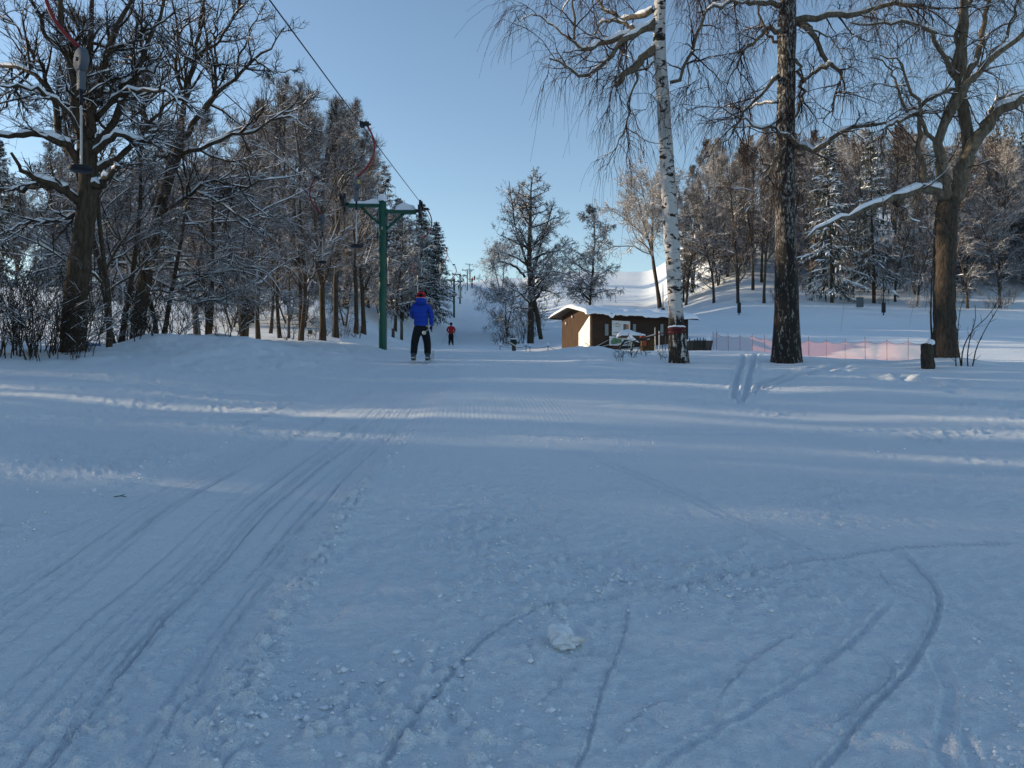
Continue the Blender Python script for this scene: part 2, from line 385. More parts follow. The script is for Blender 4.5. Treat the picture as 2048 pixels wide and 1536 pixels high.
for pts, wd, dp in (
    (((680, 1680), (760, 1560), (820, 1470), (880, 1390), (930, 1320), (1010, 1255), (1090, 1222), (1250, 1195), (1420, 1165), (1600, 1125), (1800, 1095), (2060, 1085)), .028, .030),
    (((1120, 1640), (1180, 1500), (1195, 1420), (1215, 1360), (1240, 1300), (1256, 1240), (1255, 1198)), .014, .018),
    (((1245, 1500), (1250, 1460), (1310, 1420), (1370, 1395)), .010, .013),
    (((1540, 1680), (1640, 1560), (1730, 1430), (1790, 1375), (1840, 1310), (1870, 1250), (1882, 1195), (1850, 1150), (1800, 1100)), .026, .032),
    (((1180, 1640), (1400, 1500), (1520, 1410), (1620, 1350), (1700, 1290), (1750, 1240), (1780, 1200)), .035, .026),
    (((1620, 1480), (1730, 1400), (1790, 1360), (1775, 1320), (1735, 1300)), .022, .020),
    (((1880, 1680), (1890, 1440), (1905, 1380), (1875, 1330), (1865, 1290)), .05, .024),
    (((2000, 1680), (1930, 1480), (1905, 1440)), .045, .024),
    (((1430, 1440), (1440, 1400), (1480, 1340), (1550, 1290), (1620, 1250)), .014, .014),
    (((480, 1150), (560, 1070), (620, 1010), (650, 975)), .016, .022), (((530, 1120), (600, 1050), (655, 1000), (680, 960)), .016, .022),
    (((930, 1090), (960, 1060), (1010, 1040), (1060, 1020)), .02, .02), (((640, 1110), (740, 1080), (900, 1040)), .012, .012),
    (((0, 1000), (80, 995), (180, 992), (240, 996)), .03, .02), (((60, 1080), (120, 1060), (180, 1035)), .035, .03),
    (((470, 860), (540, 830), (600, 798)), .03, .03), (((860, 1100), (940, 1080), (1040, 1050)), .01, .01),
    (((1060, 1440), (1100, 1400), (1160, 1340), (1180, 1310)), .02, .016), (((900, 1536), (930, 1480), (960, 1440)), .016, .014),
    (((1480, 1190), (1560, 1165), (1660, 1150)), .014, .014), (((1750, 1130), (1770, 1160), (1790, 1190)), .014, .016)):
    track(pts, wd * .55, dp * .40, .7)
# ruts between the two birches, trodden snow before the forked tree
track([G(1488, 26)[:2], G(1487, 22)[:2], G(1476, 18)[:2], G(1470, 15)[:2], G(1468, 13.6)[:2]], .07, .065, .3, ground=True)
track([G(1512, 26)[:2], G(1508, 22)[:2], G(1498, 18)[:2], G(1495, 15)[:2], G(1478, 13.2)[:2]], .07, .065, .3, ground=True)
track([G(1640, 19.5)[:2], G(1570, 16.5)[:2], G(1500, 14.6)[:2]], .05, .06, .5, ground=True)
track([G(1590, 18.5)[:2], G(1540, 16.6)[:2], G(1512, 15.2)[:2]], .05, .05, .5, ground=True)
for k in range(46):
    t_ = rng.uniform(0, 1); c = (1 - t_) * np.array([7.9, 20.5]) + t_ * np.array([8.6, 14.8]) + rng.normal(0, .42, 2)
    Z -= .10 * np.exp(-(((X - c[0]) / .14) ** 2 + ((Y - c[1]) / .2) ** 2)) - .05 * np.exp(-(((X - c[0] - .2) / .16) ** 2 + ((Y - c[1] - .1) / .2) ** 2))
# edge of the groomed strip, and older wide passes crossing the foot of the slope
for pts, wd, dp in (([(-3.2, 9.6), (-1.0, 9.3), (2.0, 9.5), (6, 10.4), (10, 11)], .10, .05), ([(-9, 10.4), (-5, 10.2), (-2.6, 10.6)], .12, .06),
                    ([(-12, 13.5), (-7, 13.2), (-3, 13.6)], .2, .07), ([(1.2, 12), (3.5, 12.6), (7, 12.4), (12, 12.8)], .16, .05)):
    track(pts, wd, dp * .5, .7, ground=True, wob=.03)
def hz(x, y):
    """built ground height near (x,y)"""
    r = math.hypot(x, y); t = math.atan2(x, y); i = int(np.searchsorted(rr, r)); j = int(np.argmin(np.abs(((th - t + np.pi) % (2 * np.pi)) - np.pi)))
    return float(Z[min(i, len(rr) - 1), j])
ni, nj = X.shape
V = np.stack([X, Y, Z], -1).reshape(-1, 3); idx = np.arange(ni * nj).reshape(ni, nj); nx = np.roll(idx, -1, 1)
Qs = np.stack([idx[:-1], idx[1:], nx[1:], nx[:-1]], -1).reshape(-1, 4)[:, ::-1]
V = np.concatenate([V, [[0, 0, float(h0(0., 0.))]]]); c = len(V) - 1
Ts = np.stack([np.full(nj, c), nx[0], idx[0]], 1)
m = mat('snow_ground', (.79, .85, .89), .55, spec=.25); q = NB(m); v = q.coord()
sep = q.n('SeparateXYZ'); q.l(v, sep.inputs[0])
fine = q.noise(v, 95, 3, .75); med = q.noise(v, 34, 4, .7)
grain = q.bump(med, .8, .022, q.bump(fine, .9, .010))
# corduroy left by the groomer along the lift track
skew = q.math('ADD', sep.outputs[0], q.math('MULTIPLY', sep.outputs[1], .05))
cord = q.math('SINE', q.math('MULTIPLY', skew, 2 * math.pi / .062))
mk = q.math('MULTIPLY', q.math('MULTIPLY', q.mr(sep.outputs[0], -2.6, -1.7), q.mr(sep.outputs[0], .95, .75)), q.math('MULTIPLY', q.mr(sep.outputs[1], 8.6, 9.6), q.mr(sep.outputs[1], 30, 22)))
mk = q.math('MULTIPLY', mk, q.mr(q.noise(q.coord((.5, 1.1, 1)), 1.0, 2), .40, .56))
q.normal(q.bump(q.math('MULTIPLY', cord, mk), .35, .005, grain))
q.b.inputs['Subsurface Weight'].default_value = 0.0
M['snow_ground'] = m
g_ = obj('snow_ground', mesh_np('snow_ground', V, Qs, Ts), m); g_['kind'] = 'structure'

# loose crumbs of scraped snow
g = np.random.default_rng(55); n_ = 60000; rr_ = 2.3 * np.exp(g.random(n_) * 1.45); tt = g.uniform(-R_(36), R_(36), n_); cx, cy = rr_ * np.sin(tt), rr_ * np.cos(tt)
dn = np.clip(fbm(cx / 1.1 + 40, cy / 1.5, 3) * 2.6 - .05, 0, 1) * (.25 + np.clip(fbm(cx / .22, cy / .3, 2) * 3, 0, 1)) * (seg_dist(cx, cy, clp)[0] > .9) + .35 * np.exp(-((seg_dist(cx, cy, clp)[0] - 1.05) / .12) ** 2)
kp = g.random(n_) < dn * .24; cx, cy = cx[kp], cy[kp]; n_ = len(cx)
li = np.searchsorted(rr, np.hypot(cx, cy)); lj = np.clip(((np.arctan2(cx, cy) + R_(35.5)) / R_(71) * 639).round().astype(int), 0, 639); cz = Z[li, lj]
oc = np.array([(1, 0, 0), (0, 1, 0), (-1, 0, 0), (0, -1, 0), (0, 0, .9), (0, 0, -.6)], float); sz = np.minimum(.0035 + g.gamma(1.6, .0028, n_), .022)
Vc = (oc[None] * g.uniform(.6, 1.35, (n_, 6, 1)) + g.normal(0, .15, (n_, 6, 3))) * sz[:, None, None] + np.stack([cx, cy, cz + sz * .25], 1)[:, None]
Tc = (np.array([(0, 1, 4), (1, 2, 4), (2, 3, 4), (3, 0, 4), (1, 0, 5), (2, 1, 5), (3, 2, 5), (0, 3, 5)])[None] + (np.arange(n_) * 6)[:, None, None]).reshape(-1, 3)
o = obj('snow_crumbs', mesh_np('snow_crumbs', Vc.reshape(-1, 3), None, Tc), M['snow']); o['kind'] = 'stuff'; tag(o, 'loose crumbs of scraped snow scattered over the foreground', 'snow crumbs')
# ------------------------------------------------------------------ trees
def unit(a): return a / (np.linalg.norm(a, axis=-1, keepdims=True) + 1e-9)
def grow(g, base, dr, L, K, wig, up, r0, r1, pw=.8):
    N = len(base); Pp = np.zeros((N, K, 3)); Pp[:, 0] = base; d = unit(np.array(dr, float)); L = np.broadcast_to(L, (N,))
    for k in range(1, K):
        d = unit(d + g.normal(0, wig, (N, 3)) + np.array([0, 0, 1.]) * np.broadcast_to(up, (N,))[:, None])
        Pp[:, k] = Pp[:, k - 1] + d * (L / (K - 1))[:, None]
    t = np.linspace(0, 1, K); r0 = np.broadcast_to(r0, (N,))[:, None]
    return Pp, np.maximum(r0 * (1 - t) ** pw, 0) + r1
def spawn(g, Pp, Rr, n, t0, t1, ang, angj=.2, flat=0.0, pw=1.0):
    """n children per branch: base, direction, parent radius, position along parent, parent index"""
    N, K, _ = Pp.shape; pi = np.repeat(np.arange(N), n); m_ = len(pi)
    t = t0 + (t1 - t0) * g.random(m_) ** pw; f = t * (K - 1); i = np.minimum(f.astype(int), K - 2); fr = (f - i)[:, None]
    a = Pp[pi, i]; b = Pp[pi, i + 1]; base = a * (1 - fr) + b * fr; tan = unit(b - a)
    r = Rr[pi, i] * (1 - fr[:, 0]) + Rr[pi, i + 1] * fr[:, 0]
    rnd = g.normal(0, 1, (m_, 3)); rnd[:, 2] *= (1 - flat); side = unit(np.cross(tan, rnd))
    if flat: side[:, 2] *= (1 - flat); side = unit(side)
    an = (ang + g.normal(0, angj, m_))[:, None]
    return base, tan * np.cos(an) + side * np.sin(an), r, t, pi
def snow_on(g, geo, Pp, Rr, th=.006, k=.8, sides=4, cover=1.0, z=.7):
    t = unit(np.gradient(Pp, axis=1)); f = np.clip((.93 - np.abs(t[..., 2])) * 2.2, 0, 1)
    gap = np.clip(g.random(Rr.shape) * 1.9 - .9 + cover, 0, 1); gap[:, -1] *= .3; gap[:, 0] *= .6
    w_ = (k * Rr + th) * f * gap
    Q_ = Pp.copy(); Q_[..., 2] += z * Rr + .55 * w_
    geo.tubes(Q_, w_ + 1e-4, sides)
def fork(pts, r0, r1, n=None):
    """smooth authored limb"""
    p = np.array(pts, float)
    for _ in range(2):
        q_ = np.empty((2 * len(p) - 2, 3)); q_[0::2] = .75 * p[:-1] + .25 * p[1:]; q_[1::2] = .25 * p[:-1] + .75 * p[1:]
        p = np.concatenate([p[:1], q_, p[-1:]])
    s = np.concatenate([[0], np.cumsum(np.linalg.norm(np.diff(p, axis=0), axis=1))]); u = np.linspace(0, s[-1], n or 14)
    p = np.stack([np.interp(u, s, p[:, k]) for k in range(3)], 1)
    return p, np.linspace(r0, r1, len(p))
def trunk_tube(geo, p, r, sides=18, seed=0, knob=.05):
    g = np.random.default_rng(seed); n = len(p)
    geo.tubes(p, r * (1 + g.normal(0, knob, n)), sides)
    V = geo.V[-1]; V += g.normal(0, .03, V.shape) * np.repeat(r, sides)[:, None]
def finish(geos, name, label, cat, loc, mats, group=None):
    t = thing(name, label, cat, loc, 0, group)
    for pn, ge in geos.items():
        if ge.n:
            o = obj(pn, ge.mesh(name + '_' + pn), M[mats[pn]], t)
            if pn == 'snow_cover': o['kind'] = 'stuff'
    return t

def decid(seed, H, r, lean=(0, 0), limbs=16, t0=.28, ang=.85, L1=.38, up1=.10, n2=12, n3=7, n4=5, droop=0., twig=.0045, shape=1.0, stems=1, snow=1.0, tw=True, spread=.16, wig=.16):
    g = np.random.default_rng(seed); G_ = dict(trunk=Geo(), crown=Geo(), snow_cover=Geo())
    tp, tr = [], []
    for s in range(stems):
        a = s * 2 * np.pi / max(stems, 1) + g.random() * 2; sp = spread if stems > 1 else 0
        p_, r_ = grow(g, np.array([[0, 0, -.3]]) + np.array([[np.cos(a), np.sin(a), 0]]) * r * .6 * (stems > 1), [[lean[0] + sp * np.cos(a), lean[1] + sp * np.sin(a), 1]], H * (1 - .12 * g.random() * (stems > 1)) + .3, 13, .045, .02, r * (.75 if stems > 1 else 1), .012, .75)
        r_[0, 0] *= 1.25; trunk_tube(G_['trunk'], p_[0], r_[0], 10, seed + s, .04); tp.append(p_[0]); tr.append(r_[0])
    tp = np.array(tp); tr = np.array(tr)
    b, d, pr, t, _ = spawn(g, tp, tr, limbs, t0, .97, ang, .18, .3, .85)
    u = (t - t0) / (1 - t0); L = H * L1 * (.35 + .65 * np.sin(np.pi * np.clip(.18 + .72 * u, 0, 1))) * shape * (1.12 - .75 * u ** 2) * g.uniform(.75, 1.2, len(t))
    P1, R1 = grow(g, b, d, L, 9, wig, up1 - .03, np.minimum(pr * .55, .1), .007)
    b, d, pr, t, pi = spawn(g, P1, R1, n2, .12, 1, .75, .22, .45)
    P2, R2 = grow(g, b, d, L[pi] * .42 * (1.15 - .75 * t) * g.uniform(.6, 1.2, len(t)), 6, wig * 1.2, up1 * .7 - droop, np.minimum(pr * .6, .035), .0055)
    L2 = np.linalg.norm(P2[:, -1] - P2[:, 0], axis=1)
    b, d, pr, t, pi = spawn(g, P2, R2, n3, .1, 1, .7, .25, .3)
    P3, R3 = grow(g, b, d, (.22 + L2[pi] * .38 * (1.1 - .5 * t)) * g.uniform(.6, 1.2, len(t)), 4, .2, up1 - droop, np.minimum(pr * .7, .012), twig)
    c = G_['crown']; c.tubes(P1, R1, 6); c.tubes(P2, R2, 4); c.tubes(P3, R3, 3)
    if n4:
        L3 = np.linalg.norm(P3[:, -1] - P3[:, 0], axis=1)
        b, d, pr, t, pi = spawn(g, P3, R3, n4, .1, 1, .65, .25)
        P4, R4 = grow(g, b, d, (.10 + L3[pi] * .45) * g.uniform(.6, 1.3, len(t)), 2, .2, up1 - droop, .002, twig * .9)
        c.tubes(P4, R4, 3)
    if snow:
        s = G_['snow_cover']; snow_on(g, s, P1, R1, .012, .9, 5, .75 * snow); snow_on(g, s, P2, R2, .008, .9, 4, .7 * snow); 
        if twig < .009: snow_on(g, s, P3, R3, .004, .8, 3, .45 * snow)
    return G_

def spruce(seed, H, r, base=.12, wide=.19, snow=.5, brown=False, dens=1.0):
    g = np.random.default_rng(seed); G_ = dict(trunk=Geo(), crown=Geo(), snow_cover=Geo())
    p_, r_ = grow(g, np.array([[0, 0, -.3]]), [[0, 0, 1]], H + .3, 12, .012, .05, r, .01, .9); trunk_tube(G_['trunk'], p_[0], r_[0], 8, seed)
    n = int(H * 11 * dens); u = np.sort(g.random(n)) ** .9; z = H * (base + (1 - base) * u * .985)
    a = g.random(n) * 2 * np.pi; L = (H * wide * (1 - u) ** .8 + .18) * g.uniform(.65, 1.12, n)
    bs = np.stack([np.interp(z, p_[0, :, 2], p_[0, :, 0]), np.interp(z, p_[0, :, 2], p_[0, :, 1]), z], 1)
    el = .45 * u - .15 - .15 * (1 - u); dr = np.stack([np.cos(a) * np.cos(el), np.sin(a) * np.cos(el), np.sin(el)], 1)
    P1, R1 = grow(g, bs, dr, L, 7, .05, -.05 + .03 * g.random(n), .012 + .012 * L / 3, .004)
    G_['crown'].tubes(P1, R1, 3)
    b, d, pr, t, pi = spawn(g, P1, R1, 15, .12, 1.0, .95, .2, .75)
    l2 = (L[pi] * .26 * (1.15 - .8 * t) + .12) * g.uniform(.7, 1.2, len(t))
    d[:, 2] -= .35; P2, R2 = grow(g, b, d, l2, 3, .1, -.22, .03, .006)
    R2 = np.stack([np.full(len(l2), .018), .022 + .05 * l2, np.full(len(l2), .004)], 1) * g.uniform(.8, 1.3, (len(l2), 1))
    G_['crown'].tubes(P2, R2, 3)
    b, d, pr, t, pi = spawn(g, P2, R2, 3, .1, .95, .8, .3, .3)
    d[:, 2] -= .3; P3, R3 = grow(g, b, d, l2[pi] * .5 + .07, 2, .1, -.2, .03, .004); R3 = np.stack([np.full(len(t), .018), np.full(len(t), .003)], 1)
    G_['crown'].tubes(P3, R3, 3)
    if snow:
        k = g.random(len(P1)) < snow + .3; Ps = P1[k].copy(); nn_ = len(Ps)
        Ws = (.03 + .075 * g.random((nn_, 7)) * (L[k][:, None] / 2.2 + .25)) * np.linspace(.5, 1.1, 7); Ws[:, -1] *= .35; Ws *= (g.random((nn_, 7)) < .45 + .5 * snow)
        Ps[..., 2] += .03 + .3 * Ws; G_['snow_cover'].tubes(Ps, Ws * (.7 + .6 * snow) + 1e-4, 5, sq=1.0)
        k = g.random(len(P2)) < snow * .75; Ps = P2[k].copy(); Ps[..., 2] += .025; G_['snow_cover'].tubes(Ps, R2[k] * (.8 + .7 * snow), 4)
    return G_

def shrub(seed, H, n, spread, snow=.5, twigs=8, droop=.02, r=.009):
    g = np.random.default_rng(seed); G_ = dict(stem=Geo(), snow_cover=Geo())
    a = g.random(n) * 2 * np.pi; q_ = g.random(n) ** .5 * spread
    b = np.stack([np.cos(a) * q_, np.sin(a) * q_, np.full(n, -.15)], 1); d = np.stack([np.cos(a) * .35 * g.random(n), np.sin(a) * .35 * g.random(n), np.ones(n)], 1)
    L = H * g.uniform(.55, 1.1, n)
    P1, R1 = grow(g, b, d, L, 7, .12, -droop, r, .003); G_['stem'].tubes(P1, R1, 4)
    b, d, pr, t, pi = spawn(g, P1, R1, twigs, .15, 1, .6, .2)
    P2, R2 = grow(g, b, d, L[pi] * .35 * g.uniform(.5, 1.2, len(t)), 4, .15, .02, r * .4, .003); G_['stem'].tubes(P2, R2, 3)
    b, d, pr, t, pi = spawn(g, P2, R2, 4, .15, 1, .6, .2)
    P3, R3 = grow(g, b, d, .2 * g.uniform(.5, 1.2, len(t)), 3, .15, .02, .002, .003); G_['stem'].tubes(P3, R3, 3)
    if snow: snow_on(g, G_['snow_cover'], P1, R1, .006, .8, 3, snow); snow_on(g, G_['snow_cover'], P2, R2, .005, .8, 3, snow)
    return G_

# ---- authored near trees: main limbs traced, each with its own depth range, then branched out
def limb(px, d0, d1, r0, r1, n=14):
    k = len(px); return fork([P(a, b, d0 + (d1 - d0) * i / (k - 1)) for i, (a, b) in enumerate(px)], r0, r1, n)
def hero(seed, name, label, trunk, d, limbs, mats, kind='upright', n2=13, n3=8, n4=6, twig=.004, extra=0, ext=(.5, 1, 3.0, .9), snow=1.0, sink=.4, group=None, l2=1.0, sides=20, ktr=30, up=.10, flare=1.18, lr=1.0):
    g = np.random.default_rng(seed); G_ = dict(trunk=Geo(), crown=Geo(), snow_cover=Geo())
    base = np.array([(trunk[0][0] - 1024) / FOC * d, d, 0.0]); base[2] = hz(base[0], base[1])
    pts = [P(a, b, d) for a, b, _ in trunk]; pts[0][2] = base[2]; rad = [c for _, _, c in trunk]
    pts = [np.array([pts[0][0], pts[0][1], base[2] - sink])] + pts; rad = [rad[0] * flare] + rad
    p_, _ = fork(pts, 1, 1, ktr); cum = lambda a: np.concatenate([[0], np.cumsum(np.linalg.norm(np.diff(np.array(a), axis=0), axis=1))])
    s1, s2 = cum(pts), cum(p_); r_ = np.interp(s2 / s2[-1], s1 / s1[-1], rad)
    p_ = p_ - base; trunk_tube(G_['trunk'], p_, r_, sides, seed, .025)
    LP = [limb(*l_) for l_ in limbs]; P1 = np.array([a for a, _ in LP]) - base if LP else np.zeros((0, 14, 3)); R1 = lr * np.array([b for _, b in LP]) if LP else np.zeros((0, 14))
    P1[:, 1:-1] += g.normal(0, .035, P1[:, 1:-1].shape)
    if extra:
        b, dr, pr, t, _ = spawn(g, p_[None], r_[None], extra, ext[0], ext[1], ext[3], .2, .2)
        u_ = (t - ext[0]) / (ext[1] - ext[0]); Pa, Ra = grow(g, b, dr, ext[2] * g.uniform(.6, 1.2, len(t)) * (1 if kind == 'weeping' else 1.3 - 1.0 * u_), 14, .13, .03, np.minimum(pr * .5, .08), .01); P1 = np.concatenate([P1, Pa]); R1 = np.concatenate([R1, Ra])
    L = np.linalg.norm(np.diff(P1, axis=1), axis=2).sum(1)
    c, s = G_['crown'], G_['snow_cover']; R1k = R1 * (1 + g.normal(0, .06, R1.shape)); snow_on(g, s, P1, R1, .015, .85, 6, .85 * snow)
    nn_ = np.maximum((n2 * L / 3.0), 3).astype(int); idx_ = np.repeat(np.arange(len(P1)), np.maximum(nn_ // 4, 1))
    b, dr, pr, t, pi = spawn(g, P1[idx_], R1[idx_], 4, .12, 1, .85, .25, .2); Lp = L[idx_][pi]
    if kind == 'weeping':
        P2, R2 = grow(g, b, dr, np.clip(Lp * .38, .4, 1.5) * g.uniform(.4, 1.2, len(t)) * l2, 7, .2, -.02, np.minimum(pr * .45, .02), .0045)
        c.tubes(P2, R2, 4); snow_on(g, s, P2, R2, .006, .8, 3, .45 * snow)
        b, dr, pr, t, pi = spawn(g, P2, R2, n3, .15, 1, .7, .25)
        P3, R3 = grow(g, b, dr, g.uniform(.25, .75, len(t)), 5, .14, -.14, np.minimum(pr * .5, .005), twig); c.tubes(P3, R3, 3)
        b, dr, pr, t, pi = spawn(g, P3, R3, n4, .2, 1, .5, .25); dr[:, 2] -= .2
        ll = g.gamma(1.7, .34, len(t)) + .10
        P4, R4 = grow(g, b, dr, np.minimum(ll, 1.9), 4, .08, -.45, .0016, twig * .75); c.tubes(P4, R4, 3)
    else:
        P2, R2 = grow(g, b, dr, np.clip(Lp * .40, .5, 2.0) * (1.15 - .6 * t) * g.uniform(.5, 1.2, len(t)) * l2, 7, .16, up * .6, np.minimum(pr * .55, .03), .006)
        c.tubes(P2, R2, 5); snow_on(g, s, P2, R2, .009, .9, 4, .75 * snow); L2 = np.linalg.norm(P2[:, -1] - P2[:, 0], axis=1)
        b, dr, pr, t, pi = spawn(g, P2, R2, n3, .1, 1, .75, .25, .2)
        P3, R3 = grow(g, b, dr, (.2 + L2[pi] * .42 * (1.1 - .5 * t)) * g.uniform(.5, 1.2, len(t)), 5, .17, up, np.minimum(pr * .6, .01), .0045)
        c.tubes(P3, R3, 3); snow_on(g, s, P3, R3, .0055, .9, 3, .5 * snow); L3 = np.linalg.norm(P3[:, -1] - P3[:, 0], axis=1)
        b, dr, pr, t, pi = spawn(g, P3, R3, n4, .1, 1, .65, .25)
        P4, R4 = grow(g, b, dr, (.08 + L3[pi] * .45) * g.uniform(.5, 1.3, len(t)), 2, .18, up, .0015, twig); c.tubes(P4, R4, 3)
    t_ = finish(G_, name, label, 'tree', tuple(base), mats, group)
    for i in range(len(P1)): obj('limb', Geo().tubes(P1[i], R1k[i], 8, True).mesh(name + '_limb'), M[mats.get('limb', mats['trunk'])], t_)
    return t_

BW = dict(limb='bark_limb', trunk='bark_birch', crown='birch_twig', snow_cover='snow')
D1 = 21.5
hero(11, 'birch_tree', 'white-barked birch with a dark red strap round its trunk, weeping twigs above', 
     [(1358, 732, .27), (1357, 700, .245), (1353, 650, .20), (1350, 600, .20), (1345, 500, .20), (1338, 400, .195), (1332, 300, .185), (1325, 180, .17), (1318, 90, .165), (1320, 0, .15), (1328, -150, .13), (1322, -350, .09), (1330, -560, .02)], D1,
     [([(1315, 95), (1290, 112), (1262, 140), (1240, 158), (1232, 170)], D1, D1 - .5, .12, .075),
      ([(1312, 40), (1285, 62), (1262, 72), (1238, 88), (1220, 115), (1195, 140), (1172, 152), (1145, 148), (1128, 125), (1098, 117)], D1, D1 - 1.5, .095, .02),
      ([(1312, 55), (1270, 62), (1225, 82), (1180, 98), (1158, 100), (1148, 85), (1150, 30), (1145, -10)], D1, D1 - .8, .10, .018),
      ([(1270, 62), (1245, 45), (1205, 40), (1192, 55), (1190, 75)], D1 - .3, D1 + .4, .05, .02),
      ([(1150, 85), (1110, 60), (1085, 35), (1060, 25), (1040, 45)], D1 - .8, D1 - 1.4, .03, .008),
      ([(1305, 20), (1270, 35), (1235, 40), (1200, 10), (1170, -30)], D1, D1 + 1.5, .08, .02),
      ([(1275, 145), (1264, 180), (1258, 207), (1256, 240), (1240, 275), (1219, 316)], D1 - .3, D1 - .7, .035, .012),
      ([(1312, 120), (1285, 140), (1240, 145), (1228, 152), (1222, 190), (1214, 235)], D1, D1 - .6, .03, .009),
      ([(1316, 130), (1308, 165), (1306, 190), (1290, 222)], D1 - .2, D1 - .5, .02, .007),
      ([(1340, 165), (1362, 145), (1378, 118), (1388, 85), (1405, 40), (1420, 15), (1450, 5), (1500, 0)], D1, D1 - 1.0, .05, .03),
      ([(1388, 100), (1395, 130), (1402, 165), (1405, 200)], D1 - .3, D1 - .4, .018, .006),
      ([(1375, 125), (1378, 165), (1370, 190), (1355, 225)], D1 - .2, D1 - .6, .018, .006),
      ([(1325, -30), (1370, -60), (1420, -40), (1450, 30)], D1, D1 + 1.5, .06, .012),
      ([(1318, -40), (1260, -80), (1200, -70), (1150, -20), (1120, 30)], D1, D1 + 2, .07, .012),
      ([(1325, -90), (1260, -140), (1170, -150), (1090, -90), (1060, -30)], D1, D1 - 2, .07, .012),
      ([(1322, -120), (1350, -170), (1420, -160), (1480, -90)], D1, D1 - 1.5, .06, .012)],
     BW, 'weeping', n2=12, n3=5, n4=3, twig=.0036, extra=10, ext=(.66, .97, 2.6, 1.0), snow=.9)
BP = dict(limb='bark_limb', trunk='bark_birch_plated', crown='birch_twig', snow_cover='snow'); D2 = 22.0
hero(12, 'birch_tree', 'thick dark-barked birch with white flecks beside the twin ruts',
     [(1572, 724, .41), (1573, 690, .37), (1574, 600, .31), (1571, 480, .275), (1570, 400, .26), (1570, 300, .255), (1572, 200, .25), (1573, 100, .24), (1575, 0, .22), (1580, -150, .19), (1575, -330, .12), (1585, -560, .02)], D2,
     [([(1590, 42), (1620, 35), (1660, 30), (1725, 29), (1758, 14), (1800, 4), (1830, 8), (1880, 18)], D2, D2 - 1.2, .095, .03),
      ([(1595, 45), (1620, 62), (1632, 85), (1645, 110), (1665, 130), (1685, 145), (1678, 170), (1668, 192), (1668, 218), (1645, 245)], D2, D2 - 1.0, .08, .014),
      ([(1665, 130), (1640, 135), (1615, 150), (1600, 175)], D2 - .6, D2 - .2, .06, .03),
      ([(1590, 118), (1600, 140), (1604, 175), (1600, 215), (1590, 235)], D2 - .2, D2 - .4, .05, .03),
      ([(1560, 150), (1535, 175), (1505, 200), (1482, 235), (1462, 270), (1445, 305)], D2, D2 - 1, .065, .012),
      ([(1555, 205), (1520, 210), (1490, 215), (1462, 218)], D2, D2 + 1, .03, .01),
      ([(1585, 292), (1610, 298), (1632, 303), (1650, 295), (1668, 280), (1684, 254), (1720, 252), (1775, 245)], D2, D2 - 1.4, .085, .03),
      ([(1595, 290), (1575, 270), (1545, 258), (1510, 252), (1485, 240), (1455, 226), (1430, 215)], D2 - .3, D2 - 1.3, .05, .012),
      ([(1575, 292), (1555, 310), (1540, 340), (1520, 375), (1505, 405), (1488, 430)], D2 - .2, D2 - 1.2, .05, .01),
      ([(1565, 60), (1530, 55), (1518, 75), (1500, 90), (1480, 110), (1455, 170)], D2 - .2, D2 - 1.2, .07, .012),
      ([(1565, 85), (1545, 80), (1520, 40), (1515, -20)], D2, D2 + .5, .05, .02),
      ([(1570, 10), (1520, 5), (1470, 3), (1430, 8), (1395, 25)], D2, D2 - .8, .08, .02),
      ([(1600, 45), (1650, 65), (1670, 85), (1685, 120)], D2, D2 - 1, .03, .01),
      ([(1580, -40), (1640, -70), (1720, -50), (1780, 0)], D2, D2 + 2, .09, .014), ([(1570, -60), (1500, -90), (1430, -60), (1390, 0)], D2, D2 + 1.6, .08, .014),
      ([(1580, -100), (1660, -160), (1760, -140), (1850, -60), (1880, 0)], D2, D2 - 1.5, .08, .014), ([(1572, -130), (1500, -170), (1440, -130), (1410, -60)], D2, D2 - 2, .07, .014)],
     BP, 'weeping', n2=12, n3=5, n4=3, twig=.0036, extra=10, ext=(.62, .97, 2.8, 1.0), snow=.8, sides=24)
D3 = 21.0
